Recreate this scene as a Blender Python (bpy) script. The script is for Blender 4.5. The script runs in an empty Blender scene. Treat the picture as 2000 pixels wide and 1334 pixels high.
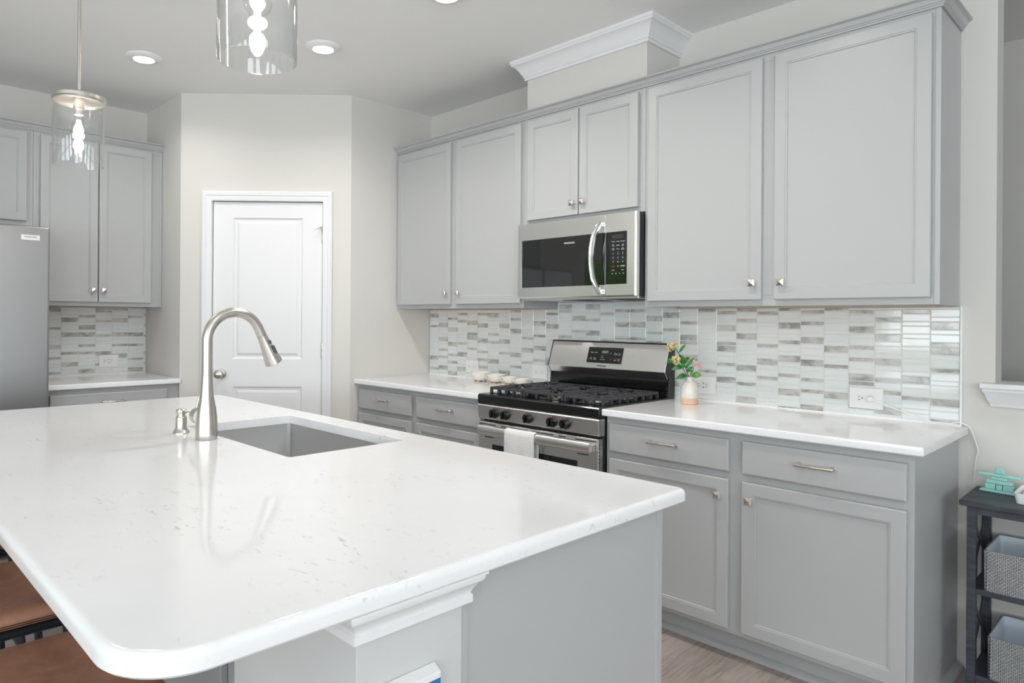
import bpy, bmesh, math, random
from mathutils import Vector, Matrix
random.seed(7)
D = bpy.data
SC = bpy.context.scene
COL = SC.collection
PI = math.pi

# ---------------------------------------------------------------- camera
F_PX, PPX, PPY = 1335.4, 895.0, 621.7
CAM = Vector((3.6957, -3.1876, 1.3114)); YAW = 0.8184; ROLL = 0.007
cam_d = D.cameras.new('camera'); cam = D.objects.new('camera', cam_d); COL.objects.link(cam)
cam_d.sensor_width = 36.0; cam_d.sensor_fit = 'HORIZONTAL'; cam_d.lens = 36.0 * F_PX / 2000.0
cam_d.shift_x = (1000 - PPX) / 2000.0; cam_d.shift_y = (PPY - 667) / 2000.0
cam_d.clip_start = 0.05
r_ = Vector((math.cos(YAW), math.sin(YAW), 0)); d_ = Vector((-math.sin(YAW), math.cos(YAW), 0)); u_ = Vector((0, 0, 1))
R_ = r_ * math.cos(ROLL) + u_ * math.sin(ROLL); U_ = -r_ * math.sin(ROLL) + u_ * math.cos(ROLL)
cam.matrix_world = Matrix(((R_.x, U_.x, -d_.x, CAM.x), (R_.y, U_.y, -d_.y, CAM.y), (R_.z, U_.z, -d_.z, CAM.z), (0, 0, 0, 1)))
SC.camera = cam

# ---------------------------------------------------------------- view transform
vs = SC.view_settings
SC.display_settings.display_device = 'sRGB'
vs.view_transform = 'Standard'; vs.look = 'None'; vs.gamma = 1.0; vs.use_curve_mapping = False
vs.exposure = 0.03

# ---------------------------------------------------------------- world: garden and sky outside the windows
W = D.worlds.new('world'); SC.world = W; W.use_nodes = True
nt = W.node_tree; nt.nodes.clear()
def N(t, tree=nt, **kw):
    n = tree.nodes.new(t)
    for k, v in kw.items(): setattr(n, k, v)
    return n
wo = N('ShaderNodeOutputWorld'); wb = N('ShaderNodeBackground'); wt = N('ShaderNodeTexCoord')
wsep = N('ShaderNodeSeparateXYZ'); wr = N('ShaderNodeMapRange'); wr.inputs['From Min'].default_value = 0.10; wr.inputs['From Max'].default_value = 0.30
wn = N('ShaderNodeTexNoise'); wn.inputs['Scale'].default_value = 14.0; wn.inputs['Detail'].default_value = 8.0
wc = N('ShaderNodeValToRGB'); wc.color_ramp.elements[0].position = 0.35; wc.color_ramp.elements[0].color = (0.01, 0.035, 0.008, 1)
wc.color_ramp.elements[1].position = 0.7; wc.color_ramp.elements[1].color = (0.20, 0.42, 0.10, 1)
wm = N('ShaderNodeMix'); wm.data_type = 'RGBA'; wm.inputs[7].default_value = (0.80, 0.90, 1.0, 1)
nt.links.new(wt.outputs['Generated'], wn.inputs['Vector']); nt.links.new(wt.outputs['Generated'], wsep.inputs[0])
nt.links.new(wsep.outputs['Z'], wr.inputs['Value']); nt.links.new(wn.outputs['Fac'], wc.inputs[0])
nt.links.new(wr.outputs[0], wm.inputs[0]); nt.links.new(wc.outputs[0], wm.inputs[6]); nt.links.new(wm.outputs[2], wb.inputs['Color'])
wb.inputs['Strength'].default_value = 1.6
nt.links.new(wb.outputs[0], wo.inputs[0])

# ---------------------------------------------------------------- daylight through the windows
def area(name, loc, rot, sx, sy, power, color):
    l = D.lights.new(name, 'AREA'); l.shape = 'RECTANGLE'; l.size = sx; l.size_y = sy; l.energy = power; l.color = color
    o = D.objects.new(name, l); COL.objects.link(o); o.location = loc; o.rotation_euler = rot
    return o
DAY = (0.88, 0.945, 1.0)
TILT = math.radians(52)          # panels tipped upward to brighten the ceiling, standing in for ground bounce
# three windows in the front wall (y = -7.5) and two in the right wall (x = 7.2)
FRONT_WIN = [(0.9, 2.3), (2.9, 4.3), (4.9, 6.3)]
RIGHT_WIN = [(-6.2, -4.6), (-3.9, -2.3)]
for (a, b), w_ in zip(FRONT_WIN, (56, 80, 104)): area('daylight', ((a + b) / 2, -7.72, 1.5), (PI / 2 + TILT, 0, 0), b - a, 1.7, w_, DAY)
for a, b in RIGHT_WIN: area('daylight', (7.42, (a + b) / 2, 1.5), (PI / 2 + TILT, 0, PI / 2), b - a, 1.7, 100, DAY)

# ================================================================ dimensions
XR, XCR, XS1, XS2 = 3.0965, 3.129, 1.1514, 1.92
YE, XE2, YE2, XF = -0.6817, -0.7314, -1.4922, -1.3563
H = 2.745
ZC = 0.914                      # counter top
ZU = 1.372                      # underside of wall cabinets
ZCB, ZCT = 2.421, 2.462         # cabinet crown
IX0, IX1, IY0, IY1 = 0.303, 2.892, -2.940, -1.6815

# ================================================================ materials
def srgb(r, g, b):
    f = lambda c: (c / 255) / 12.92 if c / 255 <= 0.04045 else ((c / 255 + 0.055) / 1.055) ** 2.4
    return (f(r), f(g), f(b), 1)
MATS = {}
def mat(name, color, rough=0.5, metal=0.0, spec=0.5, coat=0.0, emit=None, estr=0.0):
    m = D.materials.new(name); m.use_nodes = True
    b = m.node_tree.nodes['Principled BSDF']
    b.inputs['Base Color'].default_value = color; b.inputs['Roughness'].default_value = rough
    b.inputs['Metallic'].default_value = metal; b.inputs['Specular IOR Level'].default_value = spec
    b.inputs['Coat Weight'].default_value = coat
    if emit: b.inputs['Emission Color'].default_value = emit; b.inputs['Emission Strength'].default_value = estr
    MATS[name] = m
    return m
def nodes(m): return m.node_tree, m.node_tree.nodes['Principled BSDF']
def coords(t, scale=(1, 1, 1), rot=(0, 0, 0), kind='Object'):
    tc = N('ShaderNodeTexCoord', t); mp = N('ShaderNodeMapping', t)
    mp.inputs['Scale'].default_value = scale; mp.inputs['Rotation'].default_value = rot
    t.links.new(tc.outputs[kind], mp.inputs[0])
    return mp.outputs[0]
def noise(t, vec, scale, detail=4, rough=0.5, dist=0.0):
    n = N('ShaderNodeTexNoise', t); n.inputs['Scale'].default_value = scale; n.inputs['Detail'].default_value = detail
    n.inputs['Roughness'].default_value = rough; n.inputs['Distortion'].default_value = dist
    t.links.new(vec, n.inputs['Vector'])
    return n.outputs['Fac']
def ramp(t, fac, stops):
    r = N('ShaderNodeValToRGB', t); e = r.color_ramp.elements
    while len(e) < len(stops): e.new(0.5)
    for el, (p, c) in zip(e, stops): el.position = p; el.color = c
    t.links.new(fac, r.inputs[0])
    return r.outputs[0]
def bump(t, b, fac, strength, dist=0.002):
    n = N('ShaderNodeBump', t); n.inputs['Strength'].default_value = strength; n.inputs['Distance'].default_value = dist
    t.links.new(fac, n.inputs['Height']); t.links.new(n.outputs[0], b.inputs['Normal'])

def paint(name, color, rough, spec=0.4, bscale=160, bstr=0.05):
    m = mat(name, color, rough, spec=spec); t, b = nodes(m)
    bump(t, b, noise(t, coords(t), bscale, 3), bstr, 0.001)
    return m
M_wall = paint('wall_paint', srgb(218, 215, 211), 0.65, 0.3)
M_ceil = paint('ceiling_paint', srgb(245, 245, 244), 0.8, 0.2, 220, 0.08)
M_white = paint('white_trim_paint', srgb(234, 234, 236), 0.45, 0.35, 60, 0.02)
M_cab = paint('grey_cabinet_paint', srgb(183, 184, 185), 0.33, 0.5, 90, 0.025)
M_post = paint('post_paint', srgb(206, 206, 206), 0.6, 0.3)
M_maple = mat('maple_underside', srgb(214, 160, 108), 0.5)
t, b = nodes(M_maple)
t.links.new(ramp(t, noise(t, coords(t, (1, 12, 12)), 6, 5), [(0.3, srgb(190, 130, 80)), (0.7, srgb(226, 178, 128))]), b.inputs['Base Color'])

M_quartz = mat('white_quartz', srgb(240, 240, 240), 0.09, spec=0.55)
t, b = nodes(M_quartz)
v = coords(t, (1.0, 1.0, 1.0), (0, 0, 0.35))
vs2 = coords(t, (1.0, 2.6, 2.6), (0, 0, 0.35))
f1 = noise(t, vs2, 22, 5, 0.62, 1.2); f2 = noise(t, v, 3.2, 3, 0.5)
c1 = ramp(t, f1, [(0.0, (0, 0, 0, 1)), (0.60, (0, 0, 0, 1)), (0.70, (1, 1, 1, 1))])
c2 = ramp(t, f2, [(0.42, (0, 0, 0, 1)), (0.62, (1, 1, 1, 1))])
mm = N('ShaderNodeMath', t, operation='MULTIPLY'); t.links.new(c1, mm.inputs[0]); t.links.new(c2, mm.inputs[1])
mx = N('ShaderNodeMix', t); mx.data_type = 'RGBA'
mx.inputs[6].default_value = srgb(241, 241, 243); mx.inputs[7].default_value = srgb(168, 172, 178)
ms = N('ShaderNodeMath', t, operation='MULTIPLY'); ms.inputs[1].default_value = 0.6; t.links.new(mm.outputs[0], ms.inputs[0])
t.links.new(ms.outputs[0], mx.inputs[0])
f3 = noise(t, v, 2.0, 5, 0.6)
mx2 = N('ShaderNodeMix', t); mx2.data_type = 'RGBA'; mx2.blend_type = 'MULTIPLY'; mx2.inputs[0].default_value = 1
t.links.new(mx.outputs[2], mx2.inputs[6]); t.links.new(ramp(t, f3, [(0.35, (0.955, 0.955, 0.96, 1)), (0.65, (1, 1, 1, 1))]), mx2.inputs[7])
t.links.new(mx2.outputs[2], b.inputs['Base Color'])

M_floor = mat('floor_planks', srgb(150, 140, 134), 0.42)
t, b = nodes(M_floor)
vf = coords(t, (1, 1, 1), (0, 0, PI / 2))
br = N('ShaderNodeTexBrick', t); br.inputs['Scale'].default_value = 1.0; br.offset = 0.37
br.inputs['Brick Width'].default_value = 1.22; br.inputs['Row Height'].default_value = 0.18; br.inputs['Mortar Size'].default_value = 0.0007
br.inputs['Color1'].default_value = srgb(182, 170, 163); br.inputs['Color2'].default_value = srgb(164, 153, 146); br.inputs['Mortar'].default_value = srgb(132, 122, 115)
t.links.new(vf, br.inputs['Vector'])
g1 = noise(t, coords(t, (34, 2.2, 1)), 2.2, 9, 0.66, 0.9)
mxf = N('ShaderNodeMix', t); mxf.data_type = 'RGBA'; mxf.blend_type = 'MULTIPLY'; mxf.inputs[0].default_value = 1
t.links.new(br.outputs['Color'], mxf.inputs[6]); t.links.new(ramp(t, g1, [(0.28, (0.55, 0.53, 0.52, 1)), (0.55, (1, 1, 1, 1))]), mxf.inputs[7])
t.links.new(mxf.outputs[2], b.inputs['Base Color']); bump(t, b, g1, 0.12)

def brushed(name, color, rough, axis):
    m = mat(name, color, rough, 1.0); t, b = nodes(m)
    sc = [90, 90, 90]; sc[axis] = 1.5
    f = noise(t, coords(t, tuple(sc)), 4, 4, 0.6)
    mr = N('ShaderNodeMapRange', t); mr.inputs['To Min'].default_value = rough - 0.06; mr.inputs['To Max'].default_value = rough + 0.08
    t.links.new(f, mr.inputs['Value']); t.links.new(mr.outputs[0], b.inputs['Roughness'])
    bump(t, b, f, 0.02, 0.0005)
    return m
M_steel = brushed('brushed_steel', srgb(224, 223, 221), 0.30, 0)
M_steelv = brushed('brushed_steel_vertical', srgb(160, 160, 161), 0.38, 2)
M_sink = brushed('sink_steel', srgb(205, 205, 205), 0.5, 0)
M_nickel = mat('brushed_nickel', srgb(205, 200, 194), 0.31, 1.0)
M_pull = mat('nickel_hardware', srgb(214, 206, 198), 0.22, 1.0)
M_chrome = mat('polished_steel', srgb(222, 222, 222), 0.10, 1.0)
M_black = mat('black_enamel', srgb(18, 18, 19), 0.12, spec=0.6)
M_blackglass = mat('black_glass', srgb(24, 24, 25), 0.04, spec=0.7)
M_iron = mat('cast_iron', srgb(62, 62, 66), 0.55, spec=0.4)
t, b = nodes(M_iron); bump(t, b, noise(t, coords(t), 300, 2), 0.25, 0.001)
M_darkplastic = mat('dark_plastic', srgb(44, 44, 47), 0.4)
M_buttonblue = mat('slate_rubber', srgb(74, 82, 94), 0.35)
M_plastic = mat('white_plastic', srgb(240, 240, 240), 0.3)
M_slot = mat('dark_slot', srgb(45, 45, 46), 0.6)
M_letter = mat('white_lettering', srgb(232, 234, 238), 0.5)
M_letterdark = mat('grey_lettering', srgb(70, 70, 72), 0.4)
M_red = mat('red_mark', srgb(214, 62, 52), 0.5)
M_lcd = mat('lcd_panel', srgb(58, 66, 44), 0.3)
M_lcdlit = mat('lcd_digits', srgb(170, 196, 110), 0.5, emit=srgb(170, 200, 110), estr=0.5)
M_blue = mat('blue_sticker', srgb(38, 120, 178), 0.4)
M_grout = mat('white_grout', srgb(238, 236, 232), 0.8)
M_caulk = mat('white_caulk', srgb(246, 246, 245), 0.5)
def tile_mat(name, c_lo, c_hi, rough, sc, spec, p0=.35, p1=.65):
    m = mat(name, c_lo, rough, spec=spec); t, b = nodes(m)
    v = coords(t, (1, 1, 1.6))
    t.links.new(ramp(t, noise(t, v, sc, 4, 0.55, 0.6), [(p0, c_lo), (p1, c_hi)]), b.inputs['Base Color'])
    bump(t, b, noise(t, coords(t), 38, 2), 0.05, 0.002)
    return m
M_tile_l = tile_mat('pale_glass_tile', srgb(224, 230, 230), srgb(232, 236, 236), 0.06, 5, 0.55)
M_tile_g = tile_mat('grey_glass_tile', srgb(152, 154, 154), srgb(204, 204, 200), 0.08, 13, 0.55, .36, .56)
M_tan = mat('tan_clay', srgb(222, 186, 158), 0.6)
M_glaze = mat('cream_glaze', srgb(222, 219, 210), 0.22)
M_ceramic = mat('white_ceramic', srgb(238, 233, 226), 0.3)
M_gold = mat('gold_glaze', srgb(206, 150, 86), 0.35, 0.15)
def leaf_mat(name, c1, c2):
    m = mat(name, c1, 0.4); t, b = nodes(m)
    t.links.new(ramp(t, noise(t, coords(t), 60, 3), [(0.3, c1), (0.7, c2)]), b.inputs['Base Color'])
    return m
M_leaf = leaf_mat('leaf_green', srgb(28, 92, 34), srgb(62, 140, 52))
M_leaf2 = leaf_mat('leaf_light_green', srgb(72, 130, 40), srgb(120, 168, 70))
M_stem = mat('dark_stem', srgb(70, 48, 50), 0.5)
M_stem2 = mat('green_stem', srgb(140, 168, 96), 0.5)
M_flow = leaf_mat('yellow_green_flowers', srgb(196, 202, 116), srgb(232, 196, 170))
M_pink = leaf_mat('pink_petals', srgb(232, 160, 160), srgb(244, 198, 196))
M_cloth = mat('white_towel', srgb(240, 240, 240), 0.9)
t, b = nodes(M_cloth)
v = coords(t)
wx = N('ShaderNodeTexWave', t, wave_type='BANDS', bands_direction='X'); wz = N('ShaderNodeTexWave', t, wave_type='BANDS', bands_direction='Z')
for w in (wx, wz): w.inputs['Scale'].default_value = 38; t.links.new(v, w.inputs['Vector'])
mxx = N('ShaderNodeMath', t, operation='MAXIMUM'); t.links.new(wx.outputs['Fac'], mxx.inputs[0]); t.links.new(wz.outputs['Fac'], mxx.inputs[1])
bump(t, b, mxx.outputs[0], 0.5, 0.003)
t.links.new(ramp(t, mxx.outputs[0], [(0.3, srgb(226, 226, 226)), (0.9, srgb(246, 246, 246))]), b.inputs['Base Color'])
M_leather = mat('brown_leather', srgb(120, 78, 58), 0.48)
t, b = nodes(M_leather)
v = coords(t)
l1 = noise(t, v, 9, 8, 0.62, 0.6); l2 = noise(t, v, 26, 6, 0.7, 2.2)
mxl = N('ShaderNodeMix', t); mxl.data_type = 'RGBA'
t.links.new(ramp(t, l2, [(0.57, (0, 0, 0, 1)), (0.66, (0.6, 0.6, 0.6, 1)), (0.70, (0, 0, 0, 1))]), mxl.inputs[0])
t.links.new(ramp(t, l1, [(0.3, srgb(154, 108, 86)), (0.7, srgb(200, 150, 124))]), mxl.inputs[6]); mxl.inputs[7].default_value = srgb(186, 136, 108)
t.links.new(mxl.outputs[2], b.inputs['Base Color']); bump(t, b, l2, 0.1)
M_thread = mat('dark_thread', srgb(70, 44, 32), 0.8)
M_blackmetal = mat('black_metal', srgb(36, 40, 48), 0.4, spec=0.4)
M_blackwood = mat('black_painted_wood', srgb(56, 60, 68), 0.5)
t, b = nodes(M_blackwood)
t.links.new(ramp(t, noise(t, coords(t, (3, 3, 14)), 6, 5), [(0.3, srgb(46, 50, 58)), (0.75, srgb(72, 77, 86))]), b.inputs['Base Color'])
M_weave = mat('grey_weave', srgb(150, 150, 150), 0.85)
t, b = nodes(M_weave)
tc = N('ShaderNodeTexCoord', t)
ch = []
for ax, rt in (('X', (0, 0, 0)), ('Z', (0, PI / 2, 0))):
    w = N('ShaderNodeTexBrick', t); w.inputs['Scale'].default_value = 1.0; w.offset = 0.5
    w.inputs['Brick Width'].default_value = 0.014; w.inputs['Row Height'].default_value = 0.0055; w.inputs['Mortar Size'].default_value = 0.0011
    w.inputs['Color1'].default_value = srgb(196, 196, 194); w.inputs['Color2'].default_value = srgb(160, 160, 162); w.inputs['Mortar'].default_value = srgb(64, 66, 74)
    ch.append(w)
sp = N('ShaderNodeSeparateXYZ', t); cb = N('ShaderNodeCombineXYZ', t); cb2 = N('ShaderNodeCombineXYZ', t); ad = N('ShaderNodeMath', t, operation='ADD')
t.links.new(tc.outputs['Object'], sp.inputs[0]); t.links.new(sp.outputs[0], ad.inputs[0]); t.links.new(sp.outputs[1], ad.inputs[1])
t.links.new(ad.outputs[0], cb.inputs[0]); t.links.new(sp.outputs[2], cb.inputs[1])
t.links.new(ad.outputs[0], cb2.inputs[1]); t.links.new(sp.outputs[2], cb2.inputs[0])
t.links.new(cb.outputs[0], ch[0].inputs['Vector']); t.links.new(cb2.outputs[0], ch[1].inputs['Vector'])
mw_ = N('ShaderNodeMix', t); mw_.data_type = 'RGBA'; mw_.inputs[0].default_value = 0.5
t.links.new(ch[0].outputs['Color'], mw_.inputs[6]); t.links.new(ch[1].outputs['Color'], mw_.inputs[7]); t.links.new(mw_.outputs[2], b.inputs['Base Color'])
bump(t, b, ch[0].outputs['Fac'], -0.4, 0.002)
M_liner = mat('pale_fabric_liner', srgb(205, 212, 222), 0.9)
M_seaglass = mat('teal_sea_glass', srgb(172, 230, 221), 0.35)
nodes(M_seaglass)[1].inputs['Transmission Weight'].default_value = 0.12
M_tray = mat('white_tray_plastic', srgb(238, 238, 240), 0.3)
M_lens = mat('lit_lens', (1, 1, 1, 1), 0.5, emit=(1.0, 0.93, 0.85, 1), estr=14.0)
M_filament = mat('glowing_filament', (1, 1, 1, 1), 0.5, emit=(1.0, 0.86, 0.68, 1), estr=60.0)
def clear_glass(name, refl):
    m = D.materials.new(name); m.use_nodes = True; t = m.node_tree; t.nodes.clear()
    o = N('ShaderNodeOutputMaterial', t); tr = N('ShaderNodeBsdfTransparent', t); gl = N('ShaderNodeBsdfGlossy', t); mxs = N('ShaderNodeMixShader', t); lw = N('ShaderNodeLayerWeight', t)
    lw.inputs['Blend'].default_value = refl; pw = N('ShaderNodeMath', t, operation='POWER'); pw.inputs[1].default_value = 3.0; sc_ = N('ShaderNodeMath', t, operation='MULTIPLY_ADD'); sc_.inputs[1].default_value = 0.75; sc_.inputs[2].default_value = 0.05; gl.inputs['Roughness'].default_value = 0.02; tr.inputs['Color'].default_value = (0.985, 0.99, 0.99, 1)
    t.links.new(lw.outputs['Facing'], pw.inputs[0]); t.links.new(pw.outputs[0], sc_.inputs[0]); t.links.new(sc_.outputs[0], mxs.inputs[0]); t.links.new(tr.outputs[0], mxs.inputs[1]); t.links.new(gl.outputs[0], mxs.inputs[2]); t.links.new(mxs.outputs[0], o.inputs[0])
    return m
M_glass = clear_glass('clear_shade_glass', 0.5)
M_pane = clear_glass('window_pane_glass', 0.5)

# ================================================================ mesh helpers
class MB:
    def __init__(s): s.bm = bmesh.new(); s.mi = 0
    def face(s, vs):
        f = s.bm.faces.new(vs); f.material_index = s.mi; return f
    def box(s, x0, x1, y0, y1, z0, z1):
        v = [s.bm.verts.new(p) for p in ((x0, y0, z0), (x1, y0, z0), (x1, y1, z0), (x0, y1, z0), (x0, y0, z1), (x1, y0, z1), (x1, y1, z1), (x0, y1, z1))]
        for q in ((0, 3, 2, 1), (4, 5, 6, 7), (0, 1, 5, 4), (1, 2, 6, 5), (2, 3, 7, 6), (3, 0, 4, 7)): s.face([v[i] for i in q])
        return s
    def hexa(s, pts):
        v = [s.bm.verts.new(p) for p in pts]
        for q in ((0, 3, 2, 1), (4, 5, 6, 7), (0, 1, 5, 4), (1, 2, 6, 5), (2, 3, 7, 6), (3, 0, 4, 7)): s.face([v[i] for i in q])
        return s
    def loops(s, rings, close=True, cap0=True, cap1=True):
        rr = [[s.bm.verts.new(p) for p in r] for r in rings]
        n = len(rr[0])
        for a, b in zip(rr, rr[1:]):
            for i in range(n if close else n - 1):
                j = (i + 1) % n
                s.face([a[i], a[j], b[j], b[i]])
        if close and cap0: s.face(list(reversed(rr[0])))
        if close and cap1: s.face(rr[-1])
        return s
    def lathe(s, prof, c=(0, 0, 0), seg=32, axis='z', cap0=True, cap1=True):
        rings = []
        for r, h in prof:
            ring = []
            for i in range(seg):
                a = 2 * PI * i / seg; x, y = r * math.cos(a), r * math.sin(a)
                if axis == 'z': p = (c[0] + x, c[1] + y, c[2] + h)
                elif axis == 'y': p = (c[0] + x, c[1] - h, c[2] + y)       # grows toward -y
                else: p = (c[0] + h, c[1] + x, c[2] + y)
                ring.append(p)
            rings.append(ring)
        return s.loops(rings, True, cap0, cap1)
    def tube(s, pts, rad, seg=10, flat=(1, 1), cap=True):
        pts = [Vector(p) for p in pts]; n = len(pts)
        rads = rad if isinstance(rad, (list, tuple)) else [rad] * n
        up = Vector((0, 0, 1)); rings = []; prev = None
        for i, p in enumerate(pts):
            tg = (pts[min(i + 1, n - 1)] - pts[max(i - 1, 0)]).normalized()
            if prev is None:
                ref = up if abs(tg.dot(up)) < 0.9 else Vector((1, 0, 0))
                e1 = tg.cross(ref).normalized()
            else:
                e1 = (prev - tg * prev.dot(tg)).normalized()
            prev = e1; e2 = tg.cross(e1).normalized()
            rings.append([p + e1 * (rads[i] * flat[0] * math.cos(2 * PI * k / seg)) + e2 * (rads[i] * flat[1] * math.sin(2 * PI * k / seg)) for k in range(seg)])
        return s.loops(rings, True, cap, cap)
    def prism(s, prof, x0, x1, m0=0.0, m1=0.0):
        """profile [(y,z)] extruded along x; m0/m1 mitre: x shifts by m*(-y)"""
        r0 = [(x0 + m0 * y, y, z) for y, z in prof]; r1 = [(x1 + m1 * y, y, z) for y, z in prof]
        return s.loops([r0, r1])
    def ball(s, c, r, sub=1, sc=(1, 1, 1)):
        g = bmesh.ops.create_icosphere(s.bm, subdivisions=sub, radius=r)
        fs = set()
        for v in g['verts']:
            v.co = Vector((v.co.x * sc[0] + c[0], v.co.y * sc[1] + c[1], v.co.z * sc[2] + c[2])); fs.update(v.link_faces)
        for f in fs: f.material_index = s.mi
        return s
    def build(s, name, m, parent=None, bevel=0.0, bseg=2, smooth=30, loc=None, rotz=None):
        bmesh.ops.recalc_face_normals(s.bm, faces=s.bm.faces)
        me = D.meshes.new(name); s.bm.to_mesh(me); s.bm.free()
        for mm in (m if isinstance(m, (list, tuple)) else [m]): me.materials.append(mm)
        for p in me.polygons: p.use_smooth = True
        me.set_sharp_from_angle(angle=math.radians(smooth))
        o = D.objects.new(name, me); COL.objects.link(o)
        if parent is not None: o.parent = parent
        if loc is not None: o.location = loc
        if rotz is not None: o.rotation_euler = (0, 0, rotz)
        if bevel > 0:
            bv = o.modifiers.new('bevel', 'BEVEL'); bv.width = bevel; bv.segments = bseg; bv.limit_method = 'ANGLE'; bv.angle_limit = math.radians(35)
            bv.harden_normals = True
        return o
def tag(o, label, cat, group=None, kind=None):
    if label: o['label'] = label
    if cat: o['category'] = cat
    if group: o['group'] = group
    if kind: o['kind'] = kind
    return o
def thing(name, label, cat, loc=(0, 0, 0), rotz=0.0, group=None):
    o = D.objects.new(name, None); COL.objects.link(o); o.empty_display_size = 0.05
    o.location = loc; o.rotation_euler = (0, 0, rotz)
    return tag(o, label, cat, group)
def struct(o, label=None):
    o['kind'] = 'structure'
    if label: o['label'] = label
    return o
def copy_tree(o, parent=None):
    c = o.copy(); COL.objects.link(c)
    if parent is not None: c.parent = parent
    for ch_ in list(o.children): copy_tree(ch_, c)
    return c
def lettering(name, items, m, parent, y, align='CENTER'):
    """flat raised letters in the x-z plane facing -y: items = (text, x, z, height)"""
    bm = bmesh.new()
    for s_, x, z, h in items:
        cu = D.curves.new('letters', 'FONT'); cu.body = s_; cu.size = h * 1.4; cu.align_x = align; cu.align_y = 'CENTER'; cu.extrude = 0.0002; cu.resolution_u = 2
        ob = D.objects.new('letters', cu)
        COL.objects.link(ob); dg = bpy.context.evaluated_depsgraph_get(); dg.update()
        me = D.meshes.new_from_object(ob.evaluated_get(dg))
        n0 = len(bm.verts); bm.from_mesh(me); bm.verts.ensure_lookup_table()
        for v_ in bm.verts[n0:]: v_.co = Vector((v_.co.x + x, y - v_.co.z, v_.co.y + z))
        D.objects.remove(ob); D.curves.remove(cu); D.meshes.remove(me)
    me = D.meshes.new(name); bm.to_mesh(me); bm.free(); me.materials.append(m)
    o = D.objects.new(name, me); COL.objects.link(o); o.parent = parent
    return o

# ================================================================ setting
struct(MB().box(XF - 0.3, 7.4, -7.7, 1.5, -0.05, 0).build('floor', M_floor), 'grey brown wood plank floor between the island and the cabinets')
struct(MB().box(XF - 0.3, 7.4, -7.7, 1.5, H, H + 0.05).build('ceiling', M_ceil), 'flat off white painted ceiling')
LED0, LED1 = 3.207, 4.75
w = MB(); w.box(-0.12, LED0, 0, 0.12, 0, H); w.box(LED0, LED1, 0, 0.12, 0, 1.065); w.box(LED1, 7.3, 0, 0.12, 0, H)
struct(w.build('wall_back', M_wall), 'pale greige wall behind the range, open above a half wall at its right end')
struct(MB().box(-0.10, 0, YE, 0.0, 0, H).build('wall_pantry_right', M_wall), 'short greige wall between the pantry door and the range wall cabinets')
AL = math.atan2(YE - YE2, 0 - XE2); DL = math.hypot(YE - YE2, XE2)
DS0, DS1, DTOP = 0.205, 0.909, 2.053          # door opening along the diagonal wall
w = MB(); w.box(0, DS0 - 0.012, 0, 0.11, 0, H); w.box(DS1 + 0.012, DL, 0, 0.11, 0, H); w.box(DS0 - 0.012, DS1 + 0.012, 0, 0.11, DTOP + 0.012, H)
struct(w.build('wall_pantry_front', M_wall, loc=(XE2, YE2, 0), rotz=AL), 'bright diagonal wall that holds the white pantry door')
struct(MB().box(XF, XE2, YE2, YE2 + 0.10, 0, H).build('wall_pantry_left', M_wall), 'short greige wall between the pantry door and the refrigerator wall')
w = MB()
w.box(XF - 0.12, XF, YE2 - 0.02 + 0.12, -4.35, 0, H); w.box(XF - 0.12, XF, -6.2, -7.6, 0, H); w.box(XF - 0.12, XF, -4.35, -6.2, 0, 0.75); w.box(XF - 0.12, XF, -4.35, -6.2, 2.12, H)
struct(w.build('wall_left', M_wall), 'greige wall behind the refrigerator and its cabinets')
w = MB()
xs = [XF - 0.12] + [q for ab in FRONT_WIN for q in ab] + [7.3]
for i in range(0, len(xs), 2): w.box(xs[i], xs[i + 1], -7.62, -7.5, 0, H)
for a, b_ in FRONT_WIN: w.box(a, b_, -7.62, -7.5, 0, 0.65); w.box(a, b_, -7.62, -7.5, 2.35, H)
struct(w.build('wall_front', M_wall))
w = MB()
ys = [-7.62] + [q for ab in RIGHT_WIN for q in ab] + [0.12]
for i in range(0, len(ys), 2): w.box(7.2, 7.32, ys[i], ys[i + 1], 0, H)
for a, b_ in RIGHT_WIN: w.box(7.2, 7.32, a, b_, 0, 0.65); w.box(7.2, 7.32, a, b_, 2.35, H)
struct(w.build('wall_right', M_wall))
w = MB(); w.box(2.2, 5.6, 1.25, 1.35, 0, H)
struct(w.build('wall_hall', M_wall), 'grey wall of the hallway seen through the opening')
struct(MB().box(2.1, 2.2, 0.12, 1.35, 0, H).build('wall_hall_left', M_wall))
struct(MB().box(5.6, 5.7, 0.12, 1.35, 0, H).build('wall_hall_right', M_wall))
WN = [0]
def window(c, along, width, z0, z1):
    """a double-hung window; along = 'x' or 'y'"""
    WN[0] += 1
    root = thing('window_%d' % WN[0], None, None, c, 0 if along == 'x' else PI / 2); root['kind'] = 'structure'
    hw = width / 2; m = MB()
    for x0, x1, za, zb in ((-hw, -hw + 0.06, z0, z1), (hw - 0.06, hw, z0, z1), (-hw + .06, hw - .06, z0, z0 + 0.06), (-hw + .06, hw - .06, z1 - 0.06, z1), (-hw + .06, hw - .06, (z0 + z1) / 2 - 0.025, (z0 + z1) / 2 + 0.025)):
        m.box(x0, x1, -0.05, 0.05, za, zb)
    m.build('window_frame', M_white, root)
    MB().box(-hw + .05, hw - .05, -0.004, 0.004, z0 + .05, z1 - .05).build('window_pane', M_pane, root)
for a, b_ in FRONT_WIN: window(((a + b_) / 2, -7.56, 0), 'x', b_ - a, 0.65, 2.35)
for a, b_ in RIGHT_WIN: window((7.26, (a + b_) / 2, 0), 'y', b_ - a, 0.65, 2.35)
window((XF - 0.06, -5.275, 0), 'y', 1.85, 0.75, 2.12)

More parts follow.
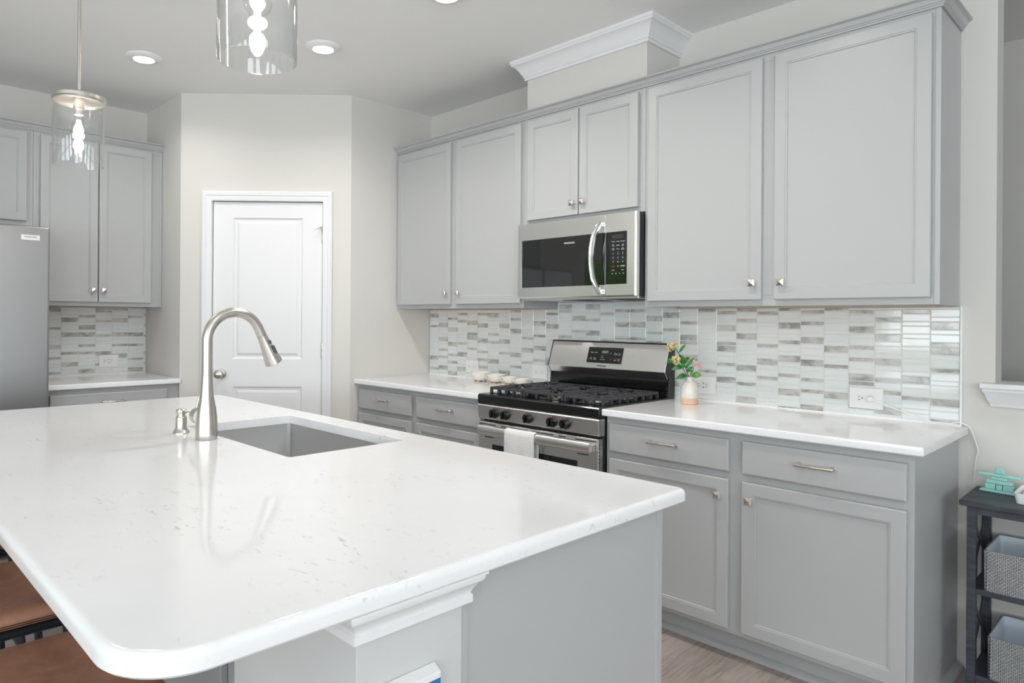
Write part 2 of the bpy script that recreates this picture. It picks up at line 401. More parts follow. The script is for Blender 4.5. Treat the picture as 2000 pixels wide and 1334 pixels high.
# chase above the microwave cabinet with its white crown
struct(MB().box(1.165, XS2, -0.30, 0, ZCT - 0.01, H).build('wall_chase', M_wall), 'greige boxed chase above the microwave cabinet')
CROWN = [(0, 0), (-0.012, 0), (-0.012, 0.014), (-0.019, 0.018), (-0.019, 0.026), (-0.026, 0.034), (-0.034, 0.050), (-0.046, 0.068), (-0.060, 0.078), (-0.066, 0.080), (-0.066, 0.088), (-0.072, 0.092), (-0.072, 0.106), (0, 0.106)]
def crown_run(prof, path, name, m, label, zbase):
    """sweep a wall profile (out, up) along an open polyline of (x, y, outward normals mitred)"""
    rings = []
    for (px, py), (nx, ny) in path: rings.append([(px + nx * -o_, py + ny * -o_, zbase + u2) for o_, u2 in prof])
    mb = MB(); mb.loops(rings); return mb.build(name, m, smooth=25)
o = crown_run(CROWN, [((1.165, 0), (-1, 0)), ((1.165, -0.30), (-1, -1)), ((XS2, -0.30), (1, -1)), ((XS2, 0), (1, 0))], 'trim_1', M_white, '', H - 0.106)
struct(o, 'white crown moulding around the top of the boxed chase')
# ledge on the half wall
root = thing('trim_2', 'white ledge with moulding capping the half wall at the right edge', None); root['kind'] = 'structure'
MB().box(LED0 - 0.042, LED1, -0.045, 0.165, 1.065, 1.085).build('ledge_cap', M_white, root, 0.004)
LP = [(0, 0), (-0.010, 0), (-0.012, 0.012), (-0.018, 0.020), (-0.026, 0.046), (-0.034, 0.056), (-0.034, 0.066), (0, 0.066)]
mb = MB(); mb.prism(LP, LED0 - 0.004, LED1, 0.9, 0); o = mb.build('ledge_moulding', M_white, root); o.location = (0, 0, 0.999)
BB = [(0, 0), (-0.014, 0), (-0.014, 0.10), (-0.010, 0.112), (-0.006, 0.132), (0, 0.135)]
struct(MB().prism(BB, XR + 0.028, LED1).build('baseboard_back', M_white), 'white baseboard on the wall behind the small shelf')
struct(MB().prism(BB, 0, 0.14).build('baseboard_pantry', M_white, loc=(XE2, YE2, 0), rotz=AL))

# ---------------------------------------------------------------- pantry door (local frame of the diagonal wall)
dr = thing('door_1', 'white two panel pantry door in the diagonal wall', None, (XE2, YE2, 0), AL); dr['kind'] = 'structure'
def casing():
    m = MB(); P = [(0.0, 0.0), (0.0, -0.010), (0.012, -0.014), (0.030, -0.015), (0.034, -0.019), (0.052, -0.022), (0.060, -0.018), (0.063, 0.0)]
    a, b2, tz = DS0 - 0.004, DS1 + 0.004, DTOP + 0.004
    rings = [[(a - u, y, 0) for u, y in P], [(a - u, y, tz + u) for u, y in P], [(b2 + u, y, tz + u) for u, y in P], [(b2 + u, y, 0) for u, y in P]]
    m.loops(rings); return m
casing().build('door_casing', M_white, dr, smooth=20)
m = MB(); m.box(DS0 - 0.012, DS0 - 0.002, 0.0, 0.11, 0, DTOP + 0.012); m.box(DS1 + 0.002, DS1 + 0.012, 0, 0.11, 0, DTOP + 0.012); m.box(DS0 - .002, DS1 + .002, 0, 0.11, DTOP + 0.003, DTOP + 0.012)
m.box(DS0 - .002, DS0 + 0.01, 0.048, 0.06, 0, DTOP); m.box(DS1 - 0.01, DS1 + .002, 0.048, 0.06, 0, DTOP); m.box(DS0 + .01, DS1 - .01, 0.048, 0.06, DTOP - 0.01, DTOP + .003)
m.build('door_jamb', M_white, dr)
def panel_door(x0, x1, z0, z1, yf, th, holes):
    """slab with raised-and-fielded panels pressed into its front face"""
    m = MB(); xs_ = sorted({x0, x1} | {h[0] for h in holes} | {h[1] for h in holes}); zs = sorted({z0, z1} | {h[2] for h in holes} | {h[3] for h in holes})
    bm = m.bm; grid = {}
    def gv(x, z):
        if (x, z) not in grid: grid[(x, z)] = bm.verts.new((x, yf, z))
        return grid[(x, z)]
    for xa, xb in zip(xs_, xs_[1:]):
        for za, zb in zip(zs, zs[1:]):
            if any(h[0] <= xa and xb <= h[1] and h[2] <= za and zb <= h[3] for h in holes): continue
            m.face([gv(xa, za), gv(xb, za), gv(xb, zb), gv(xa, zb)])
    for h in holes:
        cur = None
        for ins, dp in ((0, 0), (0.010, 0.010), (0.022, 0.010), (0.038, 0.003)):
            r = [(h[0] + ins, yf + dp, h[2] + ins), (h[1] - ins, yf + dp, h[2] + ins), (h[1] - ins, yf + dp, h[3] - ins), (h[0] + ins, yf + dp, h[3] - ins)]
            vv = [gv(p[0], p[2]) for p in r] if ins == 0 else [bm.verts.new(p) for p in r]
            if cur:
                for i in range(4): m.face([cur[i], cur[(i + 1) % 4], vv[(i + 1) % 4], vv[i]])
            cur = vv
        m.face(cur)
    m.box(x0, x1, yf + 0.012, yf + th, z0, z1)
    for a, c in (((x0, z0), (x0, z1)), ((x0, z1), (x1, z1)), ((x1, z1), (x1, z0)), ((x1, z0), (x0, z0))):
        va, vc = bm.verts.new((a[0], yf + 0.012, a[1])), bm.verts.new((c[0], yf + 0.012, c[1]))
        f0 = bm.verts.new((a[0], yf, a[1])); f1_ = bm.verts.new((c[0], yf, c[1])); m.face([f0, f1_, vc, va])
    return m
panel_door(DS0 + .002, DS1 - .002, 0.012, DTOP - 0.002, 0.012, 0.035, [(0.334, 0.780, 1.040, 1.950), (0.334, 0.780, 0.22, 0.862)]).build('door_panel', M_white, dr, smooth=15)
k = MB(); k.lathe([(0.0, 0), (0.033, 0), (0.033, 0.004), (0.028, 0.010), (0.012, 0.013), (0.011, 0.034), (0.020, 0.040), (0.027, 0.050), (0.0285, 0.060), (0.024, 0.070), (0.012, 0.075), (0.0, 0.076)], (0.262, 0.012, 0.943), 28, 'y', False, False)
k.build('door_knob', M_nickel, dr)
MB().box(DS0 - 0.003, DS0 + 0.0015, -0.0005, 0.02, 0.915, 0.975).build('latch_plate', M_darkplastic, dr)
for zz in (1.79, 1.048):
    m = MB()
    for i in range(5): m.lathe([(0.0, 0), (0.0065, 0.0005), (0.0065, 0.0185), (0, 0.019)], (DS1 + 0.001, 0.003, zz + i * 0.0195), 12, 'z', False, False)
    m.box(DS1 - 0.002, DS1 + 0.004, 0.004, 0.012, zz, zz + 0.097)
    hg = m.build('hinge', M_nickel, dr)
    if zz > 1.5:
        m = MB(); m.tube([(DS1 + 0.001, 0.003, zz + 0.098), (DS1 + 0.001, 0.003, zz + 0.108)], 0.009, 10)
        m.tube([(DS1, 0.001, zz + 0.104), (DS1 - 0.022, -0.022, zz + 0.094), (DS1 - 0.05, -0.030, zz + 0.082)], [0.004, 0.003, 0.0035], 8)
        m.tube([(DS1 - 0.010, -0.006, zz + 0.096), (DS1 - 0.026, -0.004, zz + 0.086)], 0.003, 8)
        m.build('hinge_pin_door_stop', M_nickel, hg)

# ================================================================ cabinetry
def shaker(x0, x1, z0, z1, yf, th=0.019, stile=0.054):
    """recessed-panel door, front face at y = yf (toward -y)"""
    m = MB(); bm = m.bm; ch = 0.0035
    def ring(ins, y): return [bm.verts.new(p) for p in ((x0 + ins, y, z0 + ins), (x1 - ins, y, z0 + ins), (x1 - ins, y, z1 - ins), (x0 + ins, y, z1 - ins))]
    seq = [ring(0, yf + th), ring(0, yf + ch), ring(0.0012, yf + 0.0012), ring(ch, yf), ring(stile - 0.010, yf), ring(stile - 0.009, yf + 0.0022), ring(stile - 0.004, yf + 0.0028), ring(stile - 0.002, yf + 0.0075), ring(stile + .001, yf + 0.0078)]
    for a, b2 in zip(seq, seq[1:]):
        for i in range(4): m.face([a[i], a[(i + 1) % 4], b2[(i + 1) % 4], b2[i]])
    m.face(seq[-1]); m.face(list(reversed(seq[0])))
    return m
def slab(x0, x1, z0, z1, yf, th=0.019):
    m = MB(); bm = m.bm
    def ring(ins, y): return [bm.verts.new(p) for p in ((x0 + ins, y, z0 + ins), (x1 - ins, y, z0 + ins), (x1 - ins, y, z1 - ins), (x0 + ins, y, z1 - ins))]
    seq = [ring(0, yf + th), ring(0, yf + .005), ring(0.0015, yf + 0.002), ring(0.005, yf)]
    for a, b2 in zip(seq, seq[1:]):
        for i in range(4): m.face([a[i], a[(i + 1) % 4], b2[(i + 1) % 4], b2[i]])
    m.face(seq[-1]); m.face(list(reversed(seq[0])))
    return m
def knob(x, z, yf, parent):
    m = MB(); h = 0.0145
    m.lathe([(0.0, 0), (0.0085, 0), (0.0085, 0.002), (0.0055, 0.004), (0.006, 0.014), (0.010, 0.017)], (x, yf, z), 14, 'y', False, True)
    def sq(s_, y): return [(x - s_, yf - y, z - s_), (x + s_, yf - y, z - s_), (x + s_, yf - y, z + s_), (x - s_, yf - y, z + s_)]
    m.loops([sq(0.010, 0.0155), sq(h, 0.018), sq(h, 0.022), sq(0.0115, 0.0235), sq(0.002, 0.0285)])
    return m.build('knob', M_pull, parent, 0.0008)
def pull(x, z, yf, parent, half=0.058):
    m = MB()
    pts = []
    for i in range(17):
        s_ = -1 + 2 * i / 16
        pts.append((x + s_ * half, yf - 0.026 - 0.006 * (1 - s_ * s_), z))
    rr = [0.0055 + 0.0022 * abs(abs(-1 + 2 * i / 16)) ** 3 - 0.0 + (0.0012 if 7 <= i <= 9 else 0) for i in range(17)]
    m.tube(pts, rr, 10)
    for s_ in (-1, 1):
        m.tube([(x + s_ * (half - 0.003), yf, z), (x + s_ * (half - 0.003), yf - 0.006, z), (x + s_ * (half - 0.003), yf - 0.027, z)], [0.0095, 0.0062, 0.0062], 10)
        m.ball((x + s_ * (half + 0.001), yf - 0.0255, z), 0.0078, 2)
    return m.build('handle', M_pull, parent)
def wall_cabinet(name, label, loc, rotz, x0, x1, z0, z1, depth, doors, knobz, group='grey wall cabinets', lip=0.016, stile_mid=True):
    """doors = (xa, xb, za, zb, knob_x)"""
    r = thing(name, label, 'cabinet', loc, rotz, group)
    m = MB(); t2 = 0.018
    m.box(x0, x0 + t2, -depth, -0.002, z0, z1); m.box(x1 - t2, x1, -depth, -0.002, z0, z1)
    m.box(x0 + t2, x1 - t2, -depth + .0, -0.002, z1 - t2, z1); m.box(x0 + t2, x1 - t2, -0.012, -0.002, z0 + lip, z1 - t2)
    # face frame
    m.box(x0 + t2, x1 - t2, -depth, -depth + t2, z0, z0 + 0.045); m.box(x0 + t2, x1 - t2, -depth, -depth + t2, z1 - 0.06, z1 - t2)
    xl, xr = max(x0 + 0.042, doors[0][0] + 0.012), min(x1 - 0.042, doors[-1][1] - 0.012)
    m.box(x0 + t2, xl, -depth, -depth + t2, z0 + .045, z1 - .06); m.box(xr, x1 - t2, -depth, -depth + t2, z0 + .045, z1 - .06)
    if stile_mid and len(doors) > 1:
        xm = (doors[0][1] + doors[1][0]) / 2; m.box(xm - 0.04, xm + 0.04, -depth, -depth + t2, z0 + .045, z1 - .06)
    m.build('cabinet_body', M_cab, r, 0.0012)
    MB().box(x0 + t2, x1 - t2, -depth + t2, -0.012, z0 + lip, z0 + lip + 0.012).build('cabinet_bottom', M_maple, r)
    for xa, xb, za, zb, kx in doors:
        d = shaker(xa, xb, za, zb, -depth - 0.0205).build('door', M_cab, r, smooth=12)
        if kx is not None: knob(kx, knobz, -depth - 0.0205, d)
    return r
UD = 0.305; DZ0, DZ1 = 1.398, 2.405
wall_cabinet('wall_cabinet', 'grey two door wall cabinet left of the microwave, beside the pantry wall', (0, 0, 0), 0, 0.001, XS1, ZU, ZCT - .012, UD,
             [(0.031, 0.556, DZ0, DZ1, 0.524), (0.607, 1.138, DZ0, DZ1, 0.640)], 1.468)
wall_cabinet('wall_cabinet', 'short grey two door cabinet directly above the microwave', (0, 0, 0), 0, XS1 + .001, XS2 - .001, 1.829, ZCT - .012, UD,
             [(1.186, 1.534, 1.853, DZ1, 1.505), (1.540, 1.887, 1.853, DZ1, 1.569)], 1.915)
wall_cabinet('wall_cabinet', 'large grey two door wall cabinet right of the microwave', (0, 0, 0), 0, XS2, XR, ZU, ZCT - .012, UD,
             [(1.942, 2.478, DZ0, DZ1, 2.446), (2.529, 3.072, DZ0, DZ1, 2.563)], 1.468)
# refrigerator wall cabinets: local x = world y - YE2, front faces +x
LW = (XF, YE2, 0); LR = PI / 2
wall_cabinet('wall_cabinet', 'grey two door wall cabinet between the refrigerator and the pantry wall', LW, LR, -0.757, -0.002, ZU, ZCT - .012, UD,
             [(-0.722, -0.401, DZ0, DZ1, -0.428), (-0.396, -0.075, DZ0, DZ1, -0.368)], 1.474, stile_mid=False)
wall_cabinet('wall_cabinet', 'grey cabinet above the refrigerator at the left edge', LW, LR, -1.72, -0.758, 1.845, ZCT - .012, UD,
             [(-1.69, -1.244, 1.872, DZ1, -1.27), (-1.238, -0.792, 1.872, DZ1, -1.21)], 1.93, stile_mid=False)
# cabinet crown
CC = [(0, 0), (-0.006, 0), (-0.006, 0.006), (-0.010, 0.008), (-0.010, 0.012), (-0.014, 0.014), (-0.022, 0.028), (-0.030, 0.033), (-0.034, 0.034), (-0.034, 0.041), (0, 0.041)]
DFR = -UD - 0.002
o = crown_run(CC, [((0.0, DFR), (0, -1)), ((XR + .001, DFR), (1, -1)), ((XR + .001, -0.001), (1, 0))], 'crown_moulding', M_cab, '', ZCB)
tag(o, 'long grey crown moulding along the top of the range wall cabinets', 'moulding', 'grey cabinet crown mouldings')
mb = MB(); rings = [[(x, DFR + y_, ZCB + z_) for y_, z_ in CC] for x in (-1.72, -0.001)]; mb.loops(rings)
o = mb.build('crown_moulding', M_cab, None, smooth=25, loc=LW, rotz=LR)
tag(o, 'grey crown moulding along the top of the refrigerator wall cabinets', 'moulding', 'grey cabinet crown mouldings')

BD = 0.61
def base_cabinet(label, loc, rotz, x0, x1, units, handle, knobs=True, group='grey base cabinets', shoe_right=False):
    """units = (xa, xb, knob_x); drawer over door"""
    r = thing('base_cabinet', label, 'cabinet', loc, rotz, group)
    m = MB(); m.box(x0, x1, -BD, -0.003, 0.103, ZC - 0.031); m.box(x0, x1, -BD + 0.075, -0.003, 0.0, 0.103)
    if shoe_right: m.box(x1 - 0.018, x1, -BD, -BD + 0.075, 0.0, 0.103)
    m.build('cabinet_body', M_cab, r, 0.0012)
    s_ = MB(); prof = [(-BD + 0.075, 0), (-BD + 0.053, 0), (-BD + 0.055, 0.012), (-BD + 0.064, 0.021), (-BD + 0.075, 0.024)]
    s_.prism(prof, x0, x1 - (0.02 if shoe_right else 0)); 
    if shoe_right:
        rr = [[(x1 + (py + BD - 0.075) * -1, yy, pz) for py, pz in prof] for yy in (-BD, -0.02)]
        s_.loops(rr)
    s_.build('shoe_moulding', M_cab, r)
    for xa, xb, kx in units:
        d = slab(xa, xb, 0.729, 0.853, -BD - 0.0205).build('drawer_front', M_cab, r, smooth=12)
        if handle: pull((xa + xb) / 2 - 0.005, 0.800, -BD - 0.0205, d)
        d = shaker(xa, xb, 0.124, 0.699, -BD - 0.0205).build('door', M_cab, r, smooth=12)
        if kx is not None: knob(kx, 0.634, -BD - 0.0205, d)
    return r
base_cabinet('grey base cabinet left of the range, two drawers over two doors', (0, 0, 0), 0, 0.003, XS1 - 0.001, [(0.020, 0.556, 0.524), (0.607, 1.138, 0.640)], True)
base_cabinet('grey base cabinet right of the range, beside the small black shelf', (0, 0, 0), 0, XS2 + 0.001, XR, [(1.944, 2.488, 2.452), (2.540, 3.078, 2.574)], True, shoe_right=True)
r = thing('base_cabinet', 'grey base cabinet with one wide drawer beside the refrigerator', 'cabinet', LW, LR, 'grey base cabinets')
m = MB(); m.box(-0.745, -0.003, -BD, -0.003, 0.103, ZC - 0.031); m.box(-0.745, -0.003, -BD + 0.075, -0.003, 0, 0.103); m.build('cabinet_body', M_cab, r, 0.0012)
d = slab(-0.732, -0.078, 0.729, 0.853, -BD - 0.0205).build('drawer_front', M_cab, r, smooth=12); pull(-0.398, 0.800, -BD - 0.0205, d)
for a, b_, kx in ((-0.732, -0.408, -0.44), (-0.402, -0.078, -0.37)):
    d = shaker(a, b_, 0.124, 0.699, -BD - 0.0205).build('door', M_cab, r, smooth=12); knob(kx, 0.634, -BD - 0.0205, d)

# ================================================================ worktops
def slab_top(x0, x1, y0, y1, z0, z1, radii, ease, hole=None):
    """worktop with rounded plan corners (x0y0, x1y0, x1y1, x0y1), eased top edge and an optional cut-out"""
    def loop(ins):
        pts = []; n = 14
        for (cx, cy, a0), r in zip(((x0, y0, PI), (x1, y0, 1.5 * PI), (x1, y1, 0), (x0, y1, 0.5 * PI)), radii):
            sx = 1 if cx == x0 else -1; sy = 1 if cy == y0 else -1
            c = (cx + sx * r, cy + sy * r)
            for i in range(n + 1):
                a = a0 + 0.5 * PI * i / n; rr_ = max(r - ins, 0.0005)
                ccx, ccy = (c[0], c[1]) if r > ins else (cx + sx * ins, cy + sy * ins)
                pts.append((ccx + rr_ * math.cos(a), ccy + rr_ * math.sin(a)))
        return pts
    m = MB(); bm = m.bm
    x_ = 0
    lv = [(ease + 0.004, z1), (ease, z1)] + [(ease * (1 - math.sin(q)), z1 - ease * (1 - math.cos(q))) for q in (0.4, 0.8, 1.2, PI / 2)] + [(0, z0 + 0.004), (0.004, z0), (0.010, z0)]
    rings = [[bm.verts.new((p[0], p[1], z)) for p in loop(i)] for i, z in lv]
    for a, c in zip(rings, rings[1:]):
        for i in range(len(a)): m.face([a[i], a[(i + 1) % len(a)], c[(i + 1) % len(a)], c[i]])
    def fill(outer, z):
        if hole is None: m.face(outer); return None
        hx0, hx1, hy0, hy1 = hole; inner = []
        for (cx, cy, a0) in ((hx0, hy0, PI), (hx1, hy0, 1.5 * PI), (hx1, hy1, 0), (hx0, hy1, 0.5 * PI)):
            sx = 1 if cx == hx0 else -1; sy = 1 if cy == hy0 else -1
            for i in range(4):
                a = a0 + 0.5 * PI * i / 3; inner.append(bm.verts.new((cx + sx * 0.012 + 0.012 * math.cos(a), cy + sy * 0.012 + 0.012 * math.sin(a), z)))
        ed = []
        for L in (outer, inner):
            for i in range(len(L)):
                e = bm.edges.get((L[i], L[(i + 1) % len(L)])) or bm.edges.new((L[i], L[(i + 1) % len(L)])); ed.append(e)
        bmesh.ops.triangle_fill(bm, edges=ed, use_beauty=True)
        return inner
    i0 = fill(rings[0], z1); i1 = fill(rings[-1], z0)
    if hole:
        for i in range(len(i0)): m.face([i0[i], i0[(i + 1) % len(i0)], i1[(i + 1) % len(i1)], i1[i]])
    return m
ZB = ZC - 0.030
o = slab_top(0.001, XS1 + 0.003, -0.6503, -0.013, ZB, ZC, (0.002, 0.002, 0.002, 0.002), 0.005).build('countertop', M_quartz, smooth=40)
tag(o, 'white quartz countertop left of the range holding the small footed cups', 'countertop', 'white quartz countertops')
o = slab_top(XS2 - 0.002, XCR, -0.6503, -0.013, ZB, ZC, (0.003, 0.005, 0.002, 0.002), 0.005).build('countertop', M_quartz, smooth=40)
tag(o, 'white quartz countertop right of the range holding the flower vase', 'countertop', 'white quartz countertops')
o = slab_top(-0.748, -0.001, -0.648, -0.013, ZB, ZC, (0.002, 0.002, 0.002, 0.002), 0.005).build('countertop', M_quartz, smooth=40, loc=LW, rotz=LR)
tag(o, 'short white quartz countertop beside the refrigerator', 'countertop', 'white quartz countertops')
SX0, SX1, SY0, SY1 = 1.219, 1.957, -2.212, -1.797
o = slab_top(IX0, IX1, IY0, IY1, ZB, ZC, (0.10, 0.105, 0.028, 0.05), 0.012, (SX0, SX1, SY0, SY1)).build('countertop', M_quartz, smooth=40)
tag(o, 'large white quartz island top with sink cut-out and rounded corner', 'countertop', 'white quartz countertops')

# ---------------------------------------------------------------- island base
IB = thing('kitchen_island', 'grey kitchen island base with a white end post under the large worktop', 'kitchen island', ((0.33 + 2.85) / 2, -2.06, 0))
ox, oy = (0.33 + 2.85) / 2, -2.06
def ib(x0, x1, y0, y1, z0, z1, m=None):
    m = m or MB(); return m.box(x0 - ox, x1 - ox, y0 - oy, y1 - oy, z0, z1)
m = ib(0.33, 2.83, -1.757, -1.737, 0.10, ZB - .001); ib(0.33, 0.35, -2.39, -1.757, 0.0, ZB - .001, m); ib(0.35, 2.83, -2.39, -2.372, 0.0, ZB - .001, m); ib(0.35, 2.83, -2.372, -1.757, 0.10, 0.118, m); ib(0.35, 2.83, -1.83, -1.812, 0.0, 0.10, m)
m.build('cabinet_body', M_cab, IB)
ib(2.83, 2.848, -2.372, -1.737, 0.0, ZB - .001).build('end_panel', M_cab, IB, 0.001)
ib(2.846, 2.852, -1.757, -1.735, 0.0, ZB - .001).build('corner_strip', M_cab, IB, 0.001)
# panelled back toward the stools
for xa, xb in ((0.42, 1.15), (1.22, 1.96)):
    d = shaker(xa - ox, xb - ox, 0.12, 0.86, -2.411 - oy).build('back_panel', M_cab, IB, smooth=12)
# doors toward the range
for xa, xb in ((0.36, 0.78), (0.80, 1.20), (1.23, 1.60), (1.61, 1.97), (2.0, 2.40), (2.42, 2.81)):
    mm_ = shaker(-xb + ox, -xa + ox, 0.124, 0.853, oy + 1.737 - 0.0205)
    mm_.build('door', M_cab, IB, smooth=12, rotz=PI)
PY0, PY1, PX0, PX1 = -2.603, -2.388, 2.45, 2.856
ib(PX0, PX1, PY0, PY1 + 0.0, 0, ZB - .001).build('post', M_post, IB, 0.0015)
ib(PX1 - 0.008, PX1 - 0.003, PY1, PY1 + 0.016, 0, ZB - .001).build('post_trim_strip', M_cab, IB)
CP = [(a_, b_ * 0.74) for a_, b_ in [(0, 0), (-0.013, 0), (-0.013, 0.017), (-0.010, 0.019), (-0.012, 0.028), (-0.019, 0.042), (-0.026, 0.050), (-0.028, 0.056), (-0.028, 0.062), (-0.032, 0.064), (-0.032, 0.070), (0, 0.070)]]
rings = []
for (px, py), (nx, ny) in [((PX0, PY0), (0, -1)), ((PX1, PY0), (1, -1)), ((PX1, PY1), (1, 1)), ((PX1 - 0.006, PY1), (0, 1))]:
    rings.append([(px - nx * o_ - ox, py - ny * o_ - oy, ZB - 0.0522 + u2) for o_, u2 in CP])
mb = MB(); mb.loops(rings); mb.build('post_cap', M_white, IB, smooth=25)
# outlet cover on the post with a blue sticker
oc = thing('outlet_cover', 'white outlet cover with a small blue sticker on the island post', 'outlet cover', (PX1, -2.512, 0.652))
m = MB(); m.loops([[(0.0005, -0.062, 0.0), (0.0005, 0.062, 0.0), (0.0005, 0.062, 0.10), (0.0005, -0.062, 0.10)], [(0.020, -0.060, 0.002), (0.020, 0.060, 0.002), (0.020, 0.060, 0.092), (0.020, -0.060, 0.092)]])
m.build('cover', M_plastic, oc, 0.002)
MB().box(0.0195, 0.0207, 0.030, 0.058, 0.069, 0.082).build('sticker', M_blue, oc)

# ---------------------------------------------------------------- sink
sk = thing('kitchen_sink', 'stainless undermount sink set in the island worktop', 'sink', ((SX0 + SX1) / 2, (SY0 + SY1) / 2, 0.66))
m = MB(); hx, hy = (SX1 - SX0) / 2 + 0.006, (SY1 - SY0) / 2 + 0.006
def rr(hx_, hy_, r, z, n=6):
    pts = []
    for cx, cy, a0 in ((-hx_ + r, -hy_ + r, PI), (hx_ - r, -hy_ + r, 1.5 * PI), (hx_ - r, hy_ - r, 0), (-hx_ + r, hy_ - r, 0.5 * PI)):
        for i in range(n + 1):
            a = a0 + 0.5 * PI * i / n; pts.append((cx + r * math.cos(a), cy + r * math.sin(a), z))
    return pts
zt = ZB - 0.66 - 0.0008
m.loops([rr(hx + 0.014, hy + 0.014, 0.02, zt), rr(hx, hy, 0.016, zt), rr(hx, hy, 0.016, zt - 0.003), rr(hx - 0.004, hy - 0.004, 0.016, 0.022), rr(hx - 0.012, hy - 0.012, 0.016, 0.012), rr(hx - 0.03, hy - 0.03, 0.016, 0.008), rr(0.05, 0.05, 0.049, 0.004)], True, False, True)
m.build('basin', M_sink, sk, smooth=40)
m = MB(); m.lathe([(0.0, 0.003), (0.028, 0.003), (0.032, 0.006), (0.044, 0.009), (0.044, 0.0055), (0.0, 0.0045)], (0, 0, 0), 28, 'z', False, False); m.build('drain', M_chrome, sk)

# ---------------------------------------------------------------- faucet
FX, FY = 1.520, -2.266
fc = thing('kitchen_faucet', 'tall brushed nickel gooseneck faucet with pull down spray head beside the sink', 'faucet', (FX, FY, ZC))
m = MB(); m.lathe([(0.0, 0), (0.0335, 0), (0.0345, 0.003), (0.0345, 0.02), (0.0340, 0.045), (0.0325, 0.075), (0.029, 0.100), (0.0235, 0.130), (0.0195, 0.160), (0.0178, 0.190), (0.0175, 0.206), (0.0165, 0.207), (0.0165, 0.209)], (0, 0, 0), 40, 'z', False, True)
m.build('body', M_nickel, fc)
R0 = 0.094; pts = [(0, 0, 0.209), (0, 0, 0.24), (0, 0, 0.28), (0, 0, 0.318)]
for i in range(1, 25):
    a = PI - (PI * 0.855) * i / 24; pts.append((0, R0 + R0 * math.cos(a), 0.318 + R0 * math.sin(a)))
tg = Vector((0, math.sin(PI * 0.145), -math.cos(PI * 0.145))); pts.append(tuple(Vector(pts[-1]) + tg * 0.014)); pts.append(tuple(Vector(pts[-1]) + tg * 0.014)); pe = Vector(pts[-1])
m = MB(); m.tube(pts, 0.0165, 20); m.build('spout', M_nickel, fc)
h0 = pe + tg * 0.0006
HL = 0.106
m = MB(); m.tube([h0, h0 + tg * 0.012, h0 + tg * 0.04, h0 + tg * (HL - 0.012), h0 + tg * HL, h0 + tg * (HL + 0.002)], [0.0166, 0.0172, 0.0205, 0.0290, 0.0305, 0.0270], 26)
hd = m.build('spray_head', M_nickel, fc)
sd = Vector((0.80, 0.55 * tg.z * -1, 0.55 * tg.y)).normalized(); sd = (sd - tg * sd.dot(tg)).normalized(); e3 = tg.cross(sd).normalized()
def button(dist, rad, half, name):
    c = h0 + tg * dist + sd * (rad - 0.0008); ring = []
    rings_ = []
    for s_, hgt in ((1.0, 0.0), (1.0, 0.0016), (0.85, 0.0024)):
        rg = []
        for i in range(20):
            a = 2 * PI * i / 20; off = half if math.sin(a) >= 0 else -half
            rg.append(c + e3 * (0.0072 * s_ * math.cos(a)) + tg * (0.0072 * s_ * math.sin(a) + off) + sd * hgt)
        rings_.append(rg)
    MB().loops(rings_).build(name, M_buttonblue, hd)
button(0.030, 0.0195, 0.0, 'button'); button(0.062, 0.0240, 0.011, 'button')
m = MB(); m.lathe([(0.0, 0.0), (0.026, 0.0), (0.027, 0.006), (0.026, 0.036), (0.020, 0.041), (0, 0.042)], (-0.018, -0.010, 0.072), 28, 'x', False, False)
for v_ in m.bm.verts: v_.co.x = -v_.co.x - 0.036
m.build('handle_hub', M_nickel, fc)
m = MB(); m.tube([(-0.050, -0.008, 0.085), (-0.054, -0.006, 0.105), (-0.052, 0.002, 0.135), (-0.046, 0.010, 0.168)], [0.0062, 0.0058, 0.0052, 0.0058], 12, (1.3, 0.7)); m.build('handle_lever', M_nickel, fc)

# ---------------------------------------------------------------- soap dispenser
sp_ = thing('soap_dispenser', 'small brushed nickel soap dispenser left of the faucet', 'soap dispenser', (1.350, -2.282, ZC))
m = MB(); m.lathe([(0, 0), (0.0275, 0), (0.0275, 0.003), (0.023, 0.010), (0.0185, 0.018), (0.0180, 0.054), (0.0168, 0.056), (0.0168, 0.058), (0, 0.058)], (0, 0, 0), 30, 'z', False, False); m.build('body', M_nickel, sp_)
m = MB(); m.lathe([(0.0125, 0.058), (0.0125, 0.068)], (0, 0, 0), 20, 'z', True, True); m.build('plunger', M_nickel, sp_)
m = MB(); m.lathe([(0, 0.067), (0.0165, 0.067), (0.0175, 0.071), (0.0172, 0.078), (0.012, 0.0825), (0, 0.084)], (0, 0, 0), 26, 'z', False, False)
m.tube([(0.012, 0.006, 0.075), (0.03, 0.018, 0.0755), (0.05, 0.03, 0.074), (0.056, 0.034, 0.069)], [0.0048, 0.0042, 0.0038, 0.0036], 10); m.build('pump_head', M_nickel, sp_)

